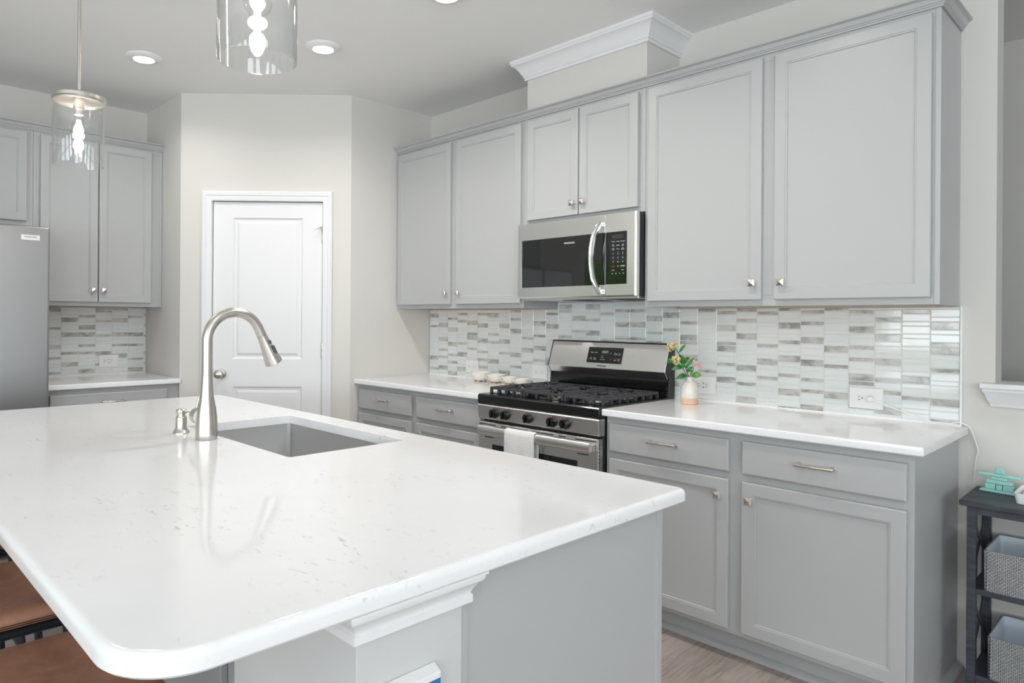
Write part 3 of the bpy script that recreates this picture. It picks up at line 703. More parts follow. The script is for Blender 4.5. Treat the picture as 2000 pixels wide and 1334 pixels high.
# ================================================================ backsplash
TP_BACK = {1:(0.0055,'T26 t24 T24 t22 T20 t18'),2:(0.0375,'t26 T21 t19'),3:(0.0040,'t26 T25 T23 t21 t20 T19'),4:(0.0350,'t26 T25 t23 t22 T21 t20 t18'),5:(0.0000,'t27 T24 t22 T20'),6:(0.0350,'t26 t25 T24 T22 t20 t19 T18'),7:(0.0485,'t26 T25 t23 T22 t20 T19 t17'),8:(0.0300,'t26 t23 T22 t20'),9:(0.0455,'t26 t25 T24 T21 t19 T18'),10:(0.0335,'t26 T25 t23 T23 t21 T20'),11:(0.0445,'t26 t20 T19 t17'),12:(0.0320,'t25 T24 t23 T22 T20'),13:(0.0450,'T19 t17 T26 t24'),14:(0.0270,'T26 t24 t23'),15:(0.0440,'t26 T25 t23'),16:(0.0435,'t26 T25 t23'),17:(0.0270,'t26 t23'),18:(0.0425,'T27 t25 T24'),19:(0.0260,'T26 t24'),20:(0.0430,'T27 t26 t23'),21:(0.0275,'t26 T25 T21 t20'),22:(0.0425,'T25 t23 T22 t20'),23:(0.0260,'t23 T22 t20 T18'),24:(0.0435,'t26 t25 T24 T21 t19'),25:(0.0255,'T25 T23 t21 T19'),26:(0.0430,'T26 t23 t22 T20'),27:(0.0255,'t26 T25 T23 t21 t20 t19'),28:(0.0425,'T25 t23 T23 t21 t17'),29:(0.0265,'t26 t25 t22 T21 T19'),30:(0.0430,'t25 T24 T22 t20 t19 T18'),31:(0.0255,'T25 T23 t21 T19 t20'),32:(0.0405,'T26 t24 T20 t18')}
TP_LEFT = {0:(0.0230,'t26 T25 t23 T21 t19'),1:(0.0070,'t26 T24 t22 t20 T19'),2:(0.0080,'t27 T26 T24 t22 T21'),3:(0.0265,'T27 t25 t23 T21 t19'),4:(0.0090,'t26 T25 T24 t22 t21 T19'),5:(0.0095,'T26 T24 t21 T20'),6:(0.0275,'T27 t24 T22 t20 t18')}
def backsplash(label, cols, P, z0, z1, loc, rotz, raised=None):
    ztop = z1
    """cols = (xa, xb, key); each glass tile is real geometry set in a grout bed"""
    r = thing('tile_backsplash', label, 'backsplash', loc, rotz, 'glass tile backsplashes')
    xa_, xb_ = min(c[0] for c in cols), max(c[1] for c in cols)
    g = MB(); g.box(xa_, xb_, -0.0085, -0.0005, z0, z1)
    if raised: g.box(raised[0] + .004, raised[1] - .004, -0.0085, -0.0005, z1, 1.411)
    g.build('grout', M_grout, r)
    tl = MB(); tl.mi = 0
    k_ = 0.0013
    for xa, xb, (off, pat) in cols:
        z1 = ztop if not (raised and raised[0] < (xa + xb) / 2 < raised[1]) else 1.410
        gray = set(pat.split())
        for n in range(14, 34):
            for ty, c, hh in (('T', off + n * P, 0.01375), ('t', off + n * P + P / 2, 0.0075)):
                a, b2 = max(c - hh, z0 + .001), min(c + hh, z1 - .001)
                if b2 - a < 0.004: continue
                tl.mi = 1 if ('%s%d' % (ty, n)) in gray else 0
                x0_, x1_ = xa + 0.0017, xb - 0.0017
                if b2 > ztop: x0_, x1_ = max(x0_, raised[0] + .004), min(x1_, raised[1] - .004)
                tl.loops([[(x0_, -0.004, a), (x1_, -0.004, a), (x1_, -0.004, b2), (x0_, -0.004, b2)], [(x0_, -0.0102, a), (x1_, -0.0102, a), (x1_, -0.0102, b2), (x0_, -0.0102, b2)],
                          [(x0_ + k_, -0.0115, a + k_), (x1_ - k_, -0.0115, a + k_), (x1_ - k_, -0.0115, b2 - k_), (x0_ + k_, -0.0115, b2 - k_)]], True, False, True)
    tl.build('tiles', [M_tile_l, M_tile_g], r, smooth=20)
    c = MB(); c.box(xa_, xb_, -0.0150, -0.0085, z0 - 0.004, z0 + 0.004); c.build('caulk_line', M_caulk, r)
    return r
cols = [(3.102 - 0.0968 * k2, 3.102 - 0.0968 * (k2 - 1), TP_BACK[k2]) for k2 in range(1, 33)]
backsplash('pale and grey glass tile backsplash on the range wall', cols, 0.0496, ZC + 0.002, 1.368, (0, 0, 0), 0, (XS1, XS2))
cols = [(-0.0185, -0.001, TP_LEFT[0])] + [(-0.0187 - 0.1035 * k2, -0.0187 - 0.1035 * (k2 - 1), TP_LEFT[k2]) for k2 in range(1, 7)] + [(-0.7465, -0.6397, TP_LEFT[3])]
backsplash('pale and grey glass tile backsplash beside the refrigerator', cols, 0.049, ZC + 0.002, 1.368, LW, LR)
m = MB(); m.box(0, 0.006, -0.0165, -0.0005, ZC, 1.37); m.build('edge_bead', M_caulk, [o_ for o_ in D.objects if o_.name.startswith('tile_backsplash')][0], loc=(3.1022, 0, 0))

# ---------------------------------------------------------------- outlets
def outlet(label, loc, rotz, w_=0.122, h_=0.084, kind='duplex'):
    r = thing('wall_outlet', label, 'outlet', loc, rotz, 'white wall outlets')
    MB().box(-w_ / 2, w_ / 2, -0.0065, -0.0008, -h_ / 2, h_ / 2).build('cover_plate', M_plastic, r, 0.0022)
    s_ = MB()
    if kind == 'round':
        m = MB()
        for cx in (-0.021, 0.021): m.lathe([(0.0, 0.0), (0.0172, 0.0), (0.0172, 0.0015), (0, 0.0016)], (cx, -0.0063, 0), 24, 'y', False, False)
        m.build('receptacle', M_plastic, r)
        cxs = (-0.021,)
    else:
        MB().box(-0.034, 0.034, -0.0082, -0.006, -0.0168, 0.0168).build('receptacle', M_plastic, r, 0.001)
        cxs = (-0.020, 0.020)
    for cx in cxs:
        s_ = MB(); s_.box(cx - 0.008, cx - 0.001, -0.0087, -0.0078, 0.0048, 0.0072); s_.box(cx - 0.008, cx - 0.001, -0.0087, -0.0078, -0.0072, -0.0048)
        s_.lathe([(0.0, 0), (0.0027, 0), (0, 0.0006)], (cx + 0.0075, -0.0080, 0), 12, 'y', False, False)
        s_.build('socket_openings', M_slot, r)
    if kind == 'gfci':
        for zz in (0.0075, -0.0115): s_ = MB(); s_.box(-0.0035, 0.0035, -0.0088, -0.0078, zz, zz + 0.004); s_.build('reset_button', M_slot, r)
    return r
ZO = 0.992
outlet('white wall outlet behind the largest footed cup', (0.446, -0.0117, ZO), 0)
outlet('white wall outlet just left of the range, right of the footed cups', (1.026, -0.0117, ZO), 0)
outlet('white wall outlet behind the flower vase', (2.072, -0.0117, ZO), 0, kind='gfci')
outlet('white wall outlet with a plug and cord, right of the vase', (2.784, -0.0117, ZO), 0, 0.126, 0.086, 'round')
outlet('white wall outlet in the tile beside the refrigerator', (XF + 0.0117, -1.739, 1.004), LR, kind='gfci')
pc = thing('power_cord', 'white power cord with plug running over the counter end and behind the black shelf', 'cord', (2.805, -0.020, ZO))
m = MB(); m.lathe([(0.0, 0.0), (0.011, 0.0), (0.012, 0.004), (0.012, 0.014), (0.009, 0.022), (0.0, 0.024)], (0, 0, 0), 20, 'y', False, False); m.build('plug', M_plastic, pc)
def smooth_path(P, n=8):
    P = [Vector(p) for p in P]; out = []
    for i in range(len(P) - 1):
        p0, p1, p2, p3 = P[max(i - 1, 0)], P[i], P[i + 1], P[min(i + 2, len(P) - 1)]
        for j in range(n):
            t_ = j / n
            out.append(0.5 * ((2 * p1) + (-p0 + p2) * t_ + (2 * p0 - 5 * p1 + 4 * p2 - p3) * t_ ** 2 + (-p0 + 3 * p1 - 3 * p2 + p3) * t_ ** 3))
    return out + [P[-1]]
cp = [(2.805, -0.042, 0.992), (2.83, -0.045, 0.985), (2.88, -0.035, 0.965), (2.95, -0.026, 0.942), (3.00, -0.024, 0.925), (3.06, -0.022, 0.921), (3.10, -0.022, 0.928), (3.126, -0.020, 0.921), (3.139, -0.015, 0.902), (3.155, -0.010, 0.845), (3.158, -0.010, 0.824), (3.152, -0.010, 0.79), (3.147, -0.009, 0.712), (3.148, -0.008, 0.665), (3.165, -0.008, 0.648), (3.20, -0.008, 0.640), (3.30, -0.007, 0.600), (3.45, -0.007, 0.57), (3.70, -0.007, 0.55)]
m = MB(); m.tube([Vector(p) - Vector((2.805, -0.020, ZO)) for p in smooth_path(cp)], 0.0024, 8); m.build('cable', M_plastic, pc)

# ================================================================ gas range (local = world minus origin)
RX0, RX1 = 1.158, 1.916
rg = thing('gas_range', 'stainless gas range with black cooktop and five knobs', 'range', (0, 0, 0))
MB().box(RX0 + .002, RX1 - .002, -0.625, -0.028, 0.02, 0.895).build('body', M_darkplastic, rg, 0.002)
for px_ in (RX0 + 0.04, RX1 - 0.04):
    for py_ in (-0.58, -0.08): m = MB(); m.lathe([(0.016, 0), (0.016, 0.02)], (px_, py_, 0), 12); m.build('levelling_foot', M_darkplastic, rg)
m = MB(); yF = -0.668
prof = [(yF + 0.006, 0.868), (yF, 0.874), (yF, 0.912), (yF + 0.006, 0.919), (yF + 0.018, 0.920), (-0.085, 0.920), (-0.085, 0.895), (-0.62, 0.893), (-0.63, 0.868)]
m.prism(prof, RX0, RX1); m.build('cooktop', M_black, rg, 0.002)
m = MB(); m.loops([[(RX0 + .03, -0.61, 0.9205), (RX1 - .03, -0.61, 0.9205), (RX1 - .03, -0.12, 0.9205), (RX0 + .03, -0.12, 0.9205)], [(RX0 + .034, -0.606, 0.9225), (RX1 - .034, -0.606, 0.9225), (RX1 - .034, -0.124, 0.9225), (RX0 + .034, -0.124, 0.9225)]]); m.build('burner_tray', M_black, rg)
burners = [(1.30, -0.48, 0.044), (1.30, -0.24, 0.036), (1.537, -0.36, 0.040), (1.775, -0.48, 0.046), (1.775, -0.24, 0.034)]
for bx, by, br_ in burners:
    m = MB(); m.lathe([(0, 0.9225), (br_ + 0.012, 0.9225), (br_ + 0.010, 0.930), (br_ * 0.9, 0.931), (br_ * 0.9, 0.936)], (bx, by, 0), 26, 'z', False, False); h_ = m.build('burner', M_steel, rg)
    m = MB(); m.lathe([(0, 0.936), (br_, 0.936), (br_, 0.941), (br_ - 0.006, 0.945), (0, 0.946)], (bx, by, 0), 26, 'z', False, False); m.build('burner_cap', M_iron, h_)
def grate(x0, x1, y0, y1, kind):
    m = MB(); zt_, zb_, w_ = 0.953, 0.940, 0.0065
    def bar(ax, ay, bx, by, z0_=zb_, z1_=zt_):
        d = Vector((bx - ax, by - ay, 0)).normalized(); nx, ny = -d.y * w_, d.x * w_
        m.hexa([(ax + nx, ay + ny, z0_), (ax - nx, ay - ny, z0_), (bx - nx, by - ny, z0_), (bx + nx, by + ny, z0_), (ax + nx * .75, ay + ny * .75, z1_), (ax - nx * .75, ay - ny * .75, z1_), (bx - nx * .75, by - ny * .75, z1_), (bx + nx * .75, by + ny * .75, z1_)])
    xm, ym = (x0 + x1) / 2, (y0 + y1) / 2
    nF = 4 if kind == 'side' else 3
    # rails along x at front, middle, back, and along y at the sides
    bar(x0, ym, x1, ym)
    for xx in (x0 + w_, x1 - w_): bar(xx, y0, xx, y1)
    for yy in (y0 + w_, y1 - w_): bar(x0, yy, x1, yy)
    for i in range(nF):
        xx = x0 + (x1 - x0) * (i + 0.5) / nF
        for ya, yb in ((y0, y0 + 0.075), (ym - 0.05, ym + 0.05), (y1 - 0.075, y1)): bar(xx, ya, xx, yb)
    for cy in ((y0 + ym) / 2, (y1 + ym) / 2):
        for sx in (-1, 1):
            bar(xm + sx * (x1 - x0) / 2, cy, xm + sx * 0.035, cy)
            for sy in (-1, 1): bar(xm + sx * (x1 - x0) * 0.42, cy + sy * (y1 - y0) * .20, xm + sx * 0.03, cy + sy * 0.028)
    # feet all around
    fx = [x0 + w_ + (x1 - x0 - 2 * w_) * i / nF for i in range(nF + 1)]
    for xx in fx:
        for yy in (y0 + w_, y1 - w_): m.box(xx - w_, xx + w_, yy - w_, yy + w_, 0.9205, zb_ + .002)
    for j in range(1, 7):
        yy = y0 + (y1 - y0) * j / 7
        for xx in (x0 + w_, x1 - w_): m.box(xx - w_, xx + w_, yy - w_, yy + w_, 0.9205, zb_ + .002)
    return m.build('grate', M_iron, rg, 0.0012)
GY0, GY1 = -0.600, -0.128
grate(RX0 + 0.022, 1.405, GY0, GY1, 'side'); grate(1.410, 1.664, GY0, GY1, 'mid'); grate(1.669, RX1 - 0.022, GY0, GY1, 'side')
# front control panel
m = MB(); m.prism([(yF + 0.004, 0.868), (yF - 0.002, 0.862), (yF + 0.006, 0.796), (yF + 0.012, 0.790), (-0.62, 0.790), (-0.62, 0.868)], RX0, RX1); m.build('control_panel', M_steel, rg, 0.002)
KX = (1.280, 1.358, 1.507, 1.655, 1.733); KZ = 0.829
marks = MB(); kn = []
for x in KX:
    m = MB(); y_ = yF - 0.000
    m.lathe([(0.0, 0.0), (0.026, 0.0), (0.026, 0.003), (0.0215, 0.006), (0.0200, 0.022), (0.0185, 0.025), (0.0, 0.026)], (x, y_, KZ), 30, 'y', False, False)
    m.box(x - 0.0055, x + 0.0055, y_ - 0.034, y_ - 0.02, KZ - 0.020, KZ + 0.020)
    kb = m.build('knob', M_black, rg, 0.001)
    MB().box(x - 0.0235, x - 0.0165, y_ - 0.0045, y_ - 0.0028, KZ + 0.012, KZ + 0.021).build('indicator', M_red, kb)
    lettering('lettering', [('LO', x + 0.031, KZ + 0.006, 0.004), ('HI', x + 0.031, KZ - 0.008, 0.004)], M_letterdark, rg, y_ + 0.0005)
# oven door
m = MB(); m.box(RX0 + .003, RX1 - .003, yF + 0.004, -0.628, 0.235, 0.778); m.build('oven_door', M_steel, rg, 0.004)
od = [o_ for o_ in D.objects if o_.name == 'oven_door'][0]
MB().box(1.262, 1.800, yF + 0.0015, yF + 0.0055, 0.36, 0.668).build('window', M_blackglass, od, 0.002)
m = MB()
for a, b_, z_ in ((1.17, 1.285, .764), (1.325, 1.355, .764), (1.385, 1.50, .764), (1.53, 1.66, .764), (1.69, 1.73, .764), (1.785, 1.90, .764), (1.21, 1.27, .700), (1.80, 1.86, .700)):
    m = MB(); m.box(a, b_, yF + 0.0025, yF + 0.0045, z_, z_ + .0045); m.build('vent_slot', M_slot, od)
m = MB()
for i in range(26): m.box(RX1 - 0.0035, RX1 - 0.0020, -0.660, -0.656, 0.36 + i * 0.0155, 0.368 + i * 0.0155)
m.build('side_perforation', M_slot, od)
m = MB(); m.tube([(RX0 + 0.030 + (RX1 - RX0 - 0.060) * i / 14, -0.690 - 0.004 * (1 - (2 * i / 14 - 1) ** 2), 0.7405) for i in range(15)], [0.0225] + [0.0240] * 13 + [0.0225], 20, (0.55, 1.0)); 
hb = m.build('handle', M_steel, od)
for x in (RX0 + 0.04, RX1 - 0.04): m = MB(); m.box(x - 0.008, x + 0.030, -0.686, yF + 0.006, 0.724, 0.757); m.build('handle_mount', M_steel, od, 0.003)
MB().box(RX0 + .003, RX1 - .003, yF + 0.006, -0.628, 0.055, 0.228).build('storage_drawer', M_steel, rg, 0.004)
# backguard
m = MB(); m.box(RX0 + 0.007, RX1 - 0.007, -0.078, -0.030, 0.893, 0.998); m.build('backguard_riser', M_black, rg, 0.002); m = MB(); m.box(RX0 + 0.007, RX1 - 0.007, -0.060, -0.030, 0.998, 1.0105); m.build('backguard_gap', M_slot, rg)
m = MB(); bp = [(-0.052, 1.187), (-0.098, 1.051), (-0.0985, 1.045), (-0.074, 1.010), (-0.030, 1.010), (-0.030, 1.187)]
m.prism(bp, RX0 + 0.006, RX1 - 0.006); bg = m.build('backguard', M_steel, rg, 0.003)
m = MB(); bp2 = [(-0.049, 1.190), (-0.094, 1.051), (-0.094, 1.046), (-0.070, 1.008), (-0.080, 0.894), (-0.018, 0.894), (-0.018, 1.190)]
m.prism(bp2, RX1 - 0.006, RX1 + 0.002); m.build('end_cap', M_darkplastic, rg, 0.002); m = MB(); m.prism(bp2, RX0 - 0.002, RX0 + 0.006); m.build('end_cap', M_darkplastic, rg, 0.002)
m = MB(); m.box(RX0 + .004, RX1 - .004, -0.060, -0.018, 1.1875, 1.191); m.build('top_strip', M_darkplastic, rg)
tilt = math.atan2(0.046, 0.136)
dp = D.objects.new('oven_display', None)
dm = MB(); dm.box(-0.111, 0.111, -0.0025, 0.001, -0.0445, 0.0445); dp = dm.build('oven_display', M_blackglass, rg, 0.003)
dp.location = (1.536, -0.0766, 1.1165); dp.rotation_euler = (-tilt, 0, 0)
MB().box(-0.024, 0.024, -0.0032, -0.0022, 0.008, 0.027).build('clock_panel', M_lcd, dp)
lettering('clock_digits', [('10:27', 0, 0.0175, 0.012)], M_lcdlit, dp, -0.0034)
lettering('lettering', [('Bake', -0.083, 0.013, 0.0062), ('Broil', -0.058, 0.013, 0.0062), ('Self', -0.086, -0.016, 0.005), ('Clean', -0.086, -0.024, 0.005), ('Keep', -0.060, -0.018, 0.005), ('Warm', -0.060, -0.026, 0.005), ('Set', -0.014, -0.004, 0.005), ('Timer', -0.012, -0.014, 0.005), ('Cook Time', -0.008, -0.025, 0.005), ('^', 0.040, 0.010, 0.010), ('v', 0.042, -0.021, 0.008), ('Timer', 0.068, 0.013, 0.005), ('On/Off', 0.068, 0.005, 0.005), ('Set', 0.093, 0.013, 0.005), ('Clock', 0.093, 0.005, 0.005), ('Off', 0.070, -0.027, 0.006), ('Oven', 0.094, -0.018, 0.005), ('Light', 0.094, -0.026, 0.005)], M_letter, dp, -0.0028)
lettering('cancel_mark', [('Cancel', 0.069, -0.016, 0.0062)], M_red, dp, -0.0028)
lt = lettering('lettering', [('FRIGIDAIRE', 0, 0, 0.0085)], M_letterdark, rg, -0.0004); lt.location = (1.528, -0.0962, 1.0585); lt.rotation_euler = (-tilt, 0, 0)

# dish towel on the oven handle
tw = MB(); prof_t = []
xa, xb = 1.388, 1.578
def towel_ring(x, k_):
    pts = []
    wv = 0.004 * math.sin(k_ * 9.0)
    for y, z in ((-0.6745, 0.62), (-0.6740, 0.69), (-0.6745, 0.742), (-0.680, 0.762), (-0.6925, 0.7695), (-0.706, 0.762), (-0.7115, 0.742), (-0.7125 + wv, 0.68), (-0.713 + 1.6 * wv, 0.62), (-0.714 + 2 * wv, 0.53)):
        pts.append((x, y, z))
    return pts
outer = [towel_ring(xa + (xb - xa) * i / 18, i / 18 * 1.6) for i in range(19)]
tw.loops(outer, close=False)
o = tw.build('dish_towel', M_cloth, smooth=60)
sol = o.modifiers.new('thickness', 'SOLIDIFY'); sol.thickness = 0.0035; sol.offset = 0
tag(o, 'white waffle weave dish towel hanging over the oven door handle', 'towel')

# ================================================================ microwave
mwv = thing('microwave', 'stainless over the range microwave below the short cabinet', 'microwave', (0, 0, 0))
MX0, MX1, MF = 1.166, 1.9165, -0.372
MZ0, MZ1 = 1.424, 1.826
MB().box(MX0, MX1, -0.345, -0.004, MZ0 + .004, MZ1).build('body', M_darkplastic, mwv, 0.002)
m = MB(); m.box(MX0 + .01, MX1 - .01, -0.340, -0.03, MZ0 - 0.012, MZ0 + .004); m.build('underside', M_steel, mwv, 0.004)
for a, b_ in ((1.42, 1.60), (1.70, 1.88)): m = MB(); m.box(a, b_, -0.30, -0.10, MZ0 - 0.014, MZ0 - 0.0115); m.build('grease_filter', M_slot, mwv)
MSX = 1.741
m = MB(); m.prism([(MF + 0.004, MZ0 - .002), (MF, MZ0 + .004), (MF, MZ1 - 0.006), (MF + 0.004, MZ1), (-0.345, MZ1), (-0.345, MZ0 - .002)], MX0, MSX - 0.0008); md = m.build('door', M_steel, mwv, 0.0015)
MB().box(1.196, 1.739, MF - 0.0008, MF + 0.002, 1.480, 1.737).build('door_window', M_blackglass, md, 0.002)
m = MB(); m.box(1.192, 1.1955, MF - 0.0012, MF + 0.002, 1.477, 1.740); m.build('window_edge', M_chrome, md)
lettering('lettering', [('FRIGIDAIRE', 1.520, 1.702, 0.0095)], M_letter, md, MF - 0.0012)
pts = []; rads = []
for i in range(25):
    s_ = -1 + 2 * i / 24
    pts.append((1.722 - 0.030 * (1 - s_ * s_), MF - 0.010 - 0.040 * (1 - s_ ** 4), 1.613 + s_ * 0.174)); rads.append(0.0125)
m = MB(); m.tube(pts, rads, 16, (0.55, 1.25)); m.build('handle', M_chrome, md)
for zz in (1.447, 1.779): m = MB(); m.box(1.712, 1.728, MF - 0.018, MF + .001, zz - 0.012, zz + 0.012); m.build('handle_mount', M_chrome, md, 0.002)
m = MB(); m.prism([(MF + 0.004, MZ0 - .002), (MF, MZ0 + .004), (MF, MZ1 - 0.006), (MF + 0.004, MZ1), (-0.345, MZ1), (-0.345, MZ0 - .002)], MSX + 0.0008, MX1 - 0.012)
prf = []
m.loops([[(MX1 - 0.012, MF, MZ0), (MX1 - 0.012, MF, MZ1), (MX1 - 0.012, -0.345, MZ1), (MX1 - 0.012, -0.345, MZ0)], [(MX1 - 0.004, MF + 0.004, MZ0), (MX1 - 0.004, MF + 0.004, MZ1), (MX1 - 0.004, -0.345, MZ1), (MX1 - 0.004, -0.345, MZ0)], [(MX1, MF + 0.012, MZ0), (MX1, MF + 0.012, MZ1), (MX1, -0.345, MZ1), (MX1, -0.345, MZ0)]])
cpn = m.build('control_fascia', M_steel, mwv, 0.0008)
m = MB(); m.loops([[(1.7425, MF - 0.0008, 1.482), (1.862, MF - 0.0008, 1.482), (1.862, MF - 0.0008, 1.736), (1.7425, MF - 0.0008, 1.736)], [(1.7425, MF + .002, 1.482), (1.862, MF + .002, 1.482), (1.862, MF + .002, 1.736), (1.7425, MF + .002, 1.736)]]); kp = m.build('keypad', M_blackglass, cpn)
m = MB(); m.loops([[(1.7425, MF - 0.0012, 1.482)] + [(1.7425 + 0.024 * math.sin(PI * i / 12), MF - 0.0012, 1.482 + 0.254 * i / 12) for i in range(1, 12)] + [(1.7425, MF - 0.0012, 1.736)], [(1.7425, MF - 0.0004, 1.482)] + [(1.7425 + 0.024 * math.sin(PI * i / 12), MF - 0.0004, 1.482 + 0.254 * i / 12) for i in range(1, 12)] + [(1.7425, MF - 0.0004, 1.736)]]); m.build('curved_grip_recess', M_black, cpn)
MB().box(1.778, 1.845, MF - 0.0016, MF - 0.0004, 1.702, 1.722).build('clock_panel', M_slot, cpn)
c0, c1_, c2_ = 1.786, 1.813, 1.840
L = [('Popcorn', c0, 1.688, .0045), ('Potato', c1_, 1.688, .0045), ('Beverage', c2_, 1.688, .0045), ('Auto', c0, 1.673, .0042), ('Cook', c0, 1.667, .0042), ('Reheat', c1_, 1.670, .0045), ('Melt', c2_, 1.673, .0042), ('Soften', c2_, 1.667, .0042), ('Cook', c0, 1.655, .0042), ('Time', c0, 1.649, .0042), ('Power', c1_, 1.652, .0045), ('Auto', c2_, 1.655, .0042), ('Defrost', c2_, 1.649, .0042)]
for i, rw in enumerate(('123', '456', '789')):
    for ch_, cx in zip(rw, (c0, c1_, c2_)): L.append((ch_, cx, 1.630 - i * 0.0205, 0.0075))
L += [('0', c1_, 1.5685, 0.0075), ('START', c2_, 1.5685, 0.0065), ('Clock', c0, 1.550, .0045), ('Timer', c2_, 1.550, .0045)]
lettering('lettering', L, M_letter, kp, MF - 0.0014)
lettering('lettering', [('STOP', c0, 1.5685, 0.0065)], M_red, kp, MF - 0.0014)
lettering('icons', [('o', 1.781, 1.534, 0.008), ('o', 1.802, 1.534, 0.008), ('v', 1.823, 1.534, 0.008), ('o', 1.844, 1.534, 0.008)], M_letter, kp, MF - 0.0014)

# ================================================================ refrigerator
rf = thing('refrigerator', 'stainless refrigerator at the left edge below the grey cabinet', 'refrigerator', (XF, YE2, 0), LR)
FR0, FR1 = -1.69, -0.762
MB().box(FR0, FR1, -0.69, -0.03, 0.02, 1.790).build('body', M_darkplastic, rf, 0.004)
for px_ in (FR0 + .06, FR1 - .06):
    for py_ in (-.6, -.12): m = MB(); m.lathe([(0.02, 0), (0.02, 0.02)], (px_, py_, 0), 12); m.build('foot', M_darkplastic, rf)
for a, b_ in ((FR0, -1.229), (-1.223, FR1)):
    d = MB().box(a, b_, -0.752, -0.695, 0.72, 1.798).build('door', M_steelv, rf, 0.012, 4)
    hx = -1.26 if a < -1.5 else -1.19
    m = MB(); m.tube([(hx, -0.80, 0.85), (hx, -0.805, 1.2), (hx, -0.80, 1.6)], 0.011, 12); m.tube([(hx, -0.80, 0.88), (hx, -0.75, 0.88)], 0.008, 8); m.tube([(hx, -0.80, 1.57), (hx, -0.75, 1.57)], 0.008, 8); m.build('handle', M_steelv, d)
d = MB().box(FR0, FR1, -0.752, -0.695, 0.06, 0.712).build('freezer_drawer', M_steelv, rf, 0.012, 4)
m = MB(); m.tube([(-1.55, -0.80, 0.66), (-1.226, -0.806, 0.66), (-0.9, -0.80, 0.66)], 0.011, 12); m.tube([(-1.5, -0.80, 0.66), (-1.5, -0.75, 0.66)], 0.008, 8); m.tube([(-0.95, -0.80, 0.66), (-0.95, -0.75, 0.66)], 0.008, 8); m.build('handle', M_steelv, d)
bdg = MB().box(-0.900, -0.812, -0.7545, -0.7515, 1.720, 1.748).build('badge', M_plastic, rf, 0.001)
lettering('lettering', [('FRIGIDAIRE', -0.856, 1.7365, 0.0085)], M_letterdark, bdg, -0.7548)

# ================================================================ footed cups on the left counter
def cup(label, x, y, r, h):
    o_ = thing('measuring_cup', label, 'cup', (x, y, ZC), 0, 'footed ceramic cups')
    m = MB(); f = 0.007
    m.lathe([(0.0, f + 0.002), (r * 0.42, f), (r * 0.55, f + 0.003), (r * 0.78, f + h * 0.35), (r * 0.93, f + h * 0.75), (r, f + h), (r - 0.003, f + h + 0.0012), (r * 0.90, f + h * 0.75), (r * 0.74, f + h * 0.38), (r * 0.45, f + 0.006), (0, f + 0.005)], (0, 0, 0), 32, 'z', False, False)
    m.build('bowl', M_ceramic, o_)
    for a in (-2.2, -1.1, 0.4, 2.2):
        c = MB(); cx, cy = r * 0.46 * math.cos(a), r * 0.46 * math.sin(a)
        c.lathe([(0, 0), (0.006, 0), (0.0075, 0.003), (0.006, 0.008), (0, 0.0095)], (cx, cy, 0), 12, 'z', False, False)
        c.build('foot', M_gold, o_)
    hn = MB(); a0 = -2.55; ex = Vector((math.cos(a0), math.sin(a0), 0)); 
    pth = [ex * (r * 0.90 - 0.001) + Vector((0, 0, f + h * 0.80)), ex * (r * 0.98 + 0.006) + Vector((0, 0, f + h * 0.74)), ex * (r * 0.88 + 0.008) + Vector((0, 0, f + h * 0.45)), ex * (r * 0.72 - 0.001) + Vector((0, 0, f + h * 0.32))]
    hn.tube(smooth_path(pth, 5), 0.0026, 8); hn.build('handle', M_ceramic, o_)
cup('largest white footed cup, leftmost on the counter left of the range', 0.640, -0.130, 0.070, 0.052)
cup('second largest white footed cup, just right of the largest one', 0.776, -0.132, 0.059, 0.046)
cup('third white footed cup, between the second and the smallest one', 0.890, -0.132, 0.049, 0.038)
cup('smallest white footed cup, nearest the range', 0.984, -0.132, 0.043, 0.033)

# ================================================================ vase and sprigs
VX, VY = 2.085, -0.180
vz = thing('flower_vase', 'small cream bottle vase with bare tan base on the right counter', 'vase', (VX, VY, ZC))
m = MB(); m.lathe([(0, 0), (0.036, 0), (0.0385, 0.003), (0.0388, 0.031)], (0, 0, 0), 36, 'z', False, False); m.build('clay_base', M_tan, vz)
m = MB(); m.lathe([(0.0388, 0.031), (0.0387, 0.060), (0.0365, 0.082), (0.030, 0.098), (0.020, 0.109), (0.0135, 0.114), (0.0125, 0.120), (0.0140, 0.127), (0.0125, 0.128), (0.0095, 0.122), (0.0095, 0.112), (0.026, 0.095), (0.032, 0.06), (0.033, 0.006), (0, 0.005)], (0, 0, 0), 36, 'z', False, False); m.build('glazed_body', M_glaze, vz)
RT = Vector((math.cos(YAW), math.sin(YAW), 0)); FW = Vector((-math.sin(YAW), math.cos(YAW), 0))
def fp(a, z, d=0.0): return RT * a + FW * d + Vector((0, 0, z))     # local offsets from the vase centre
def leaf(name, base, tip, width, m_, parent, curl=0.012, nrm=None):
    base, tip = Vector(base), Vector(tip); ax = tip - base; L_ = ax.length; ax.normalize()
    nrm = nrm or Vector((0.55, -0.7, 0.45)); side = ax.cross(nrm).normalized(); up = side.cross(ax).normalized()
    m = MB(); rows = []
    for i in range(10):
        t_ = i / 9; wd = width * (math.sin(PI * min(1, t_ ** 0.8 * 0.97 + 0.03))) ** 0.9 * 0.5 + 0.0003
        c = base + ax * (L_ * t_) + up * (curl * math.sin(PI * t_))
        rows.append([c - side * wd + up * (wd * 0.3), c - side * wd * .5 + up * (wd * 0.08), c, c + side * wd * .5 + up * (wd * 0.08), c + side * wd + up * (wd * 0.3)])
    m.loops(rows, close=False)
    o_ = m.build(name, m_, parent, smooth=60)
    sl = o_.modifiers.new('thickness', 'SOLIDIFY'); sl.thickness = 0.0006
    return o_
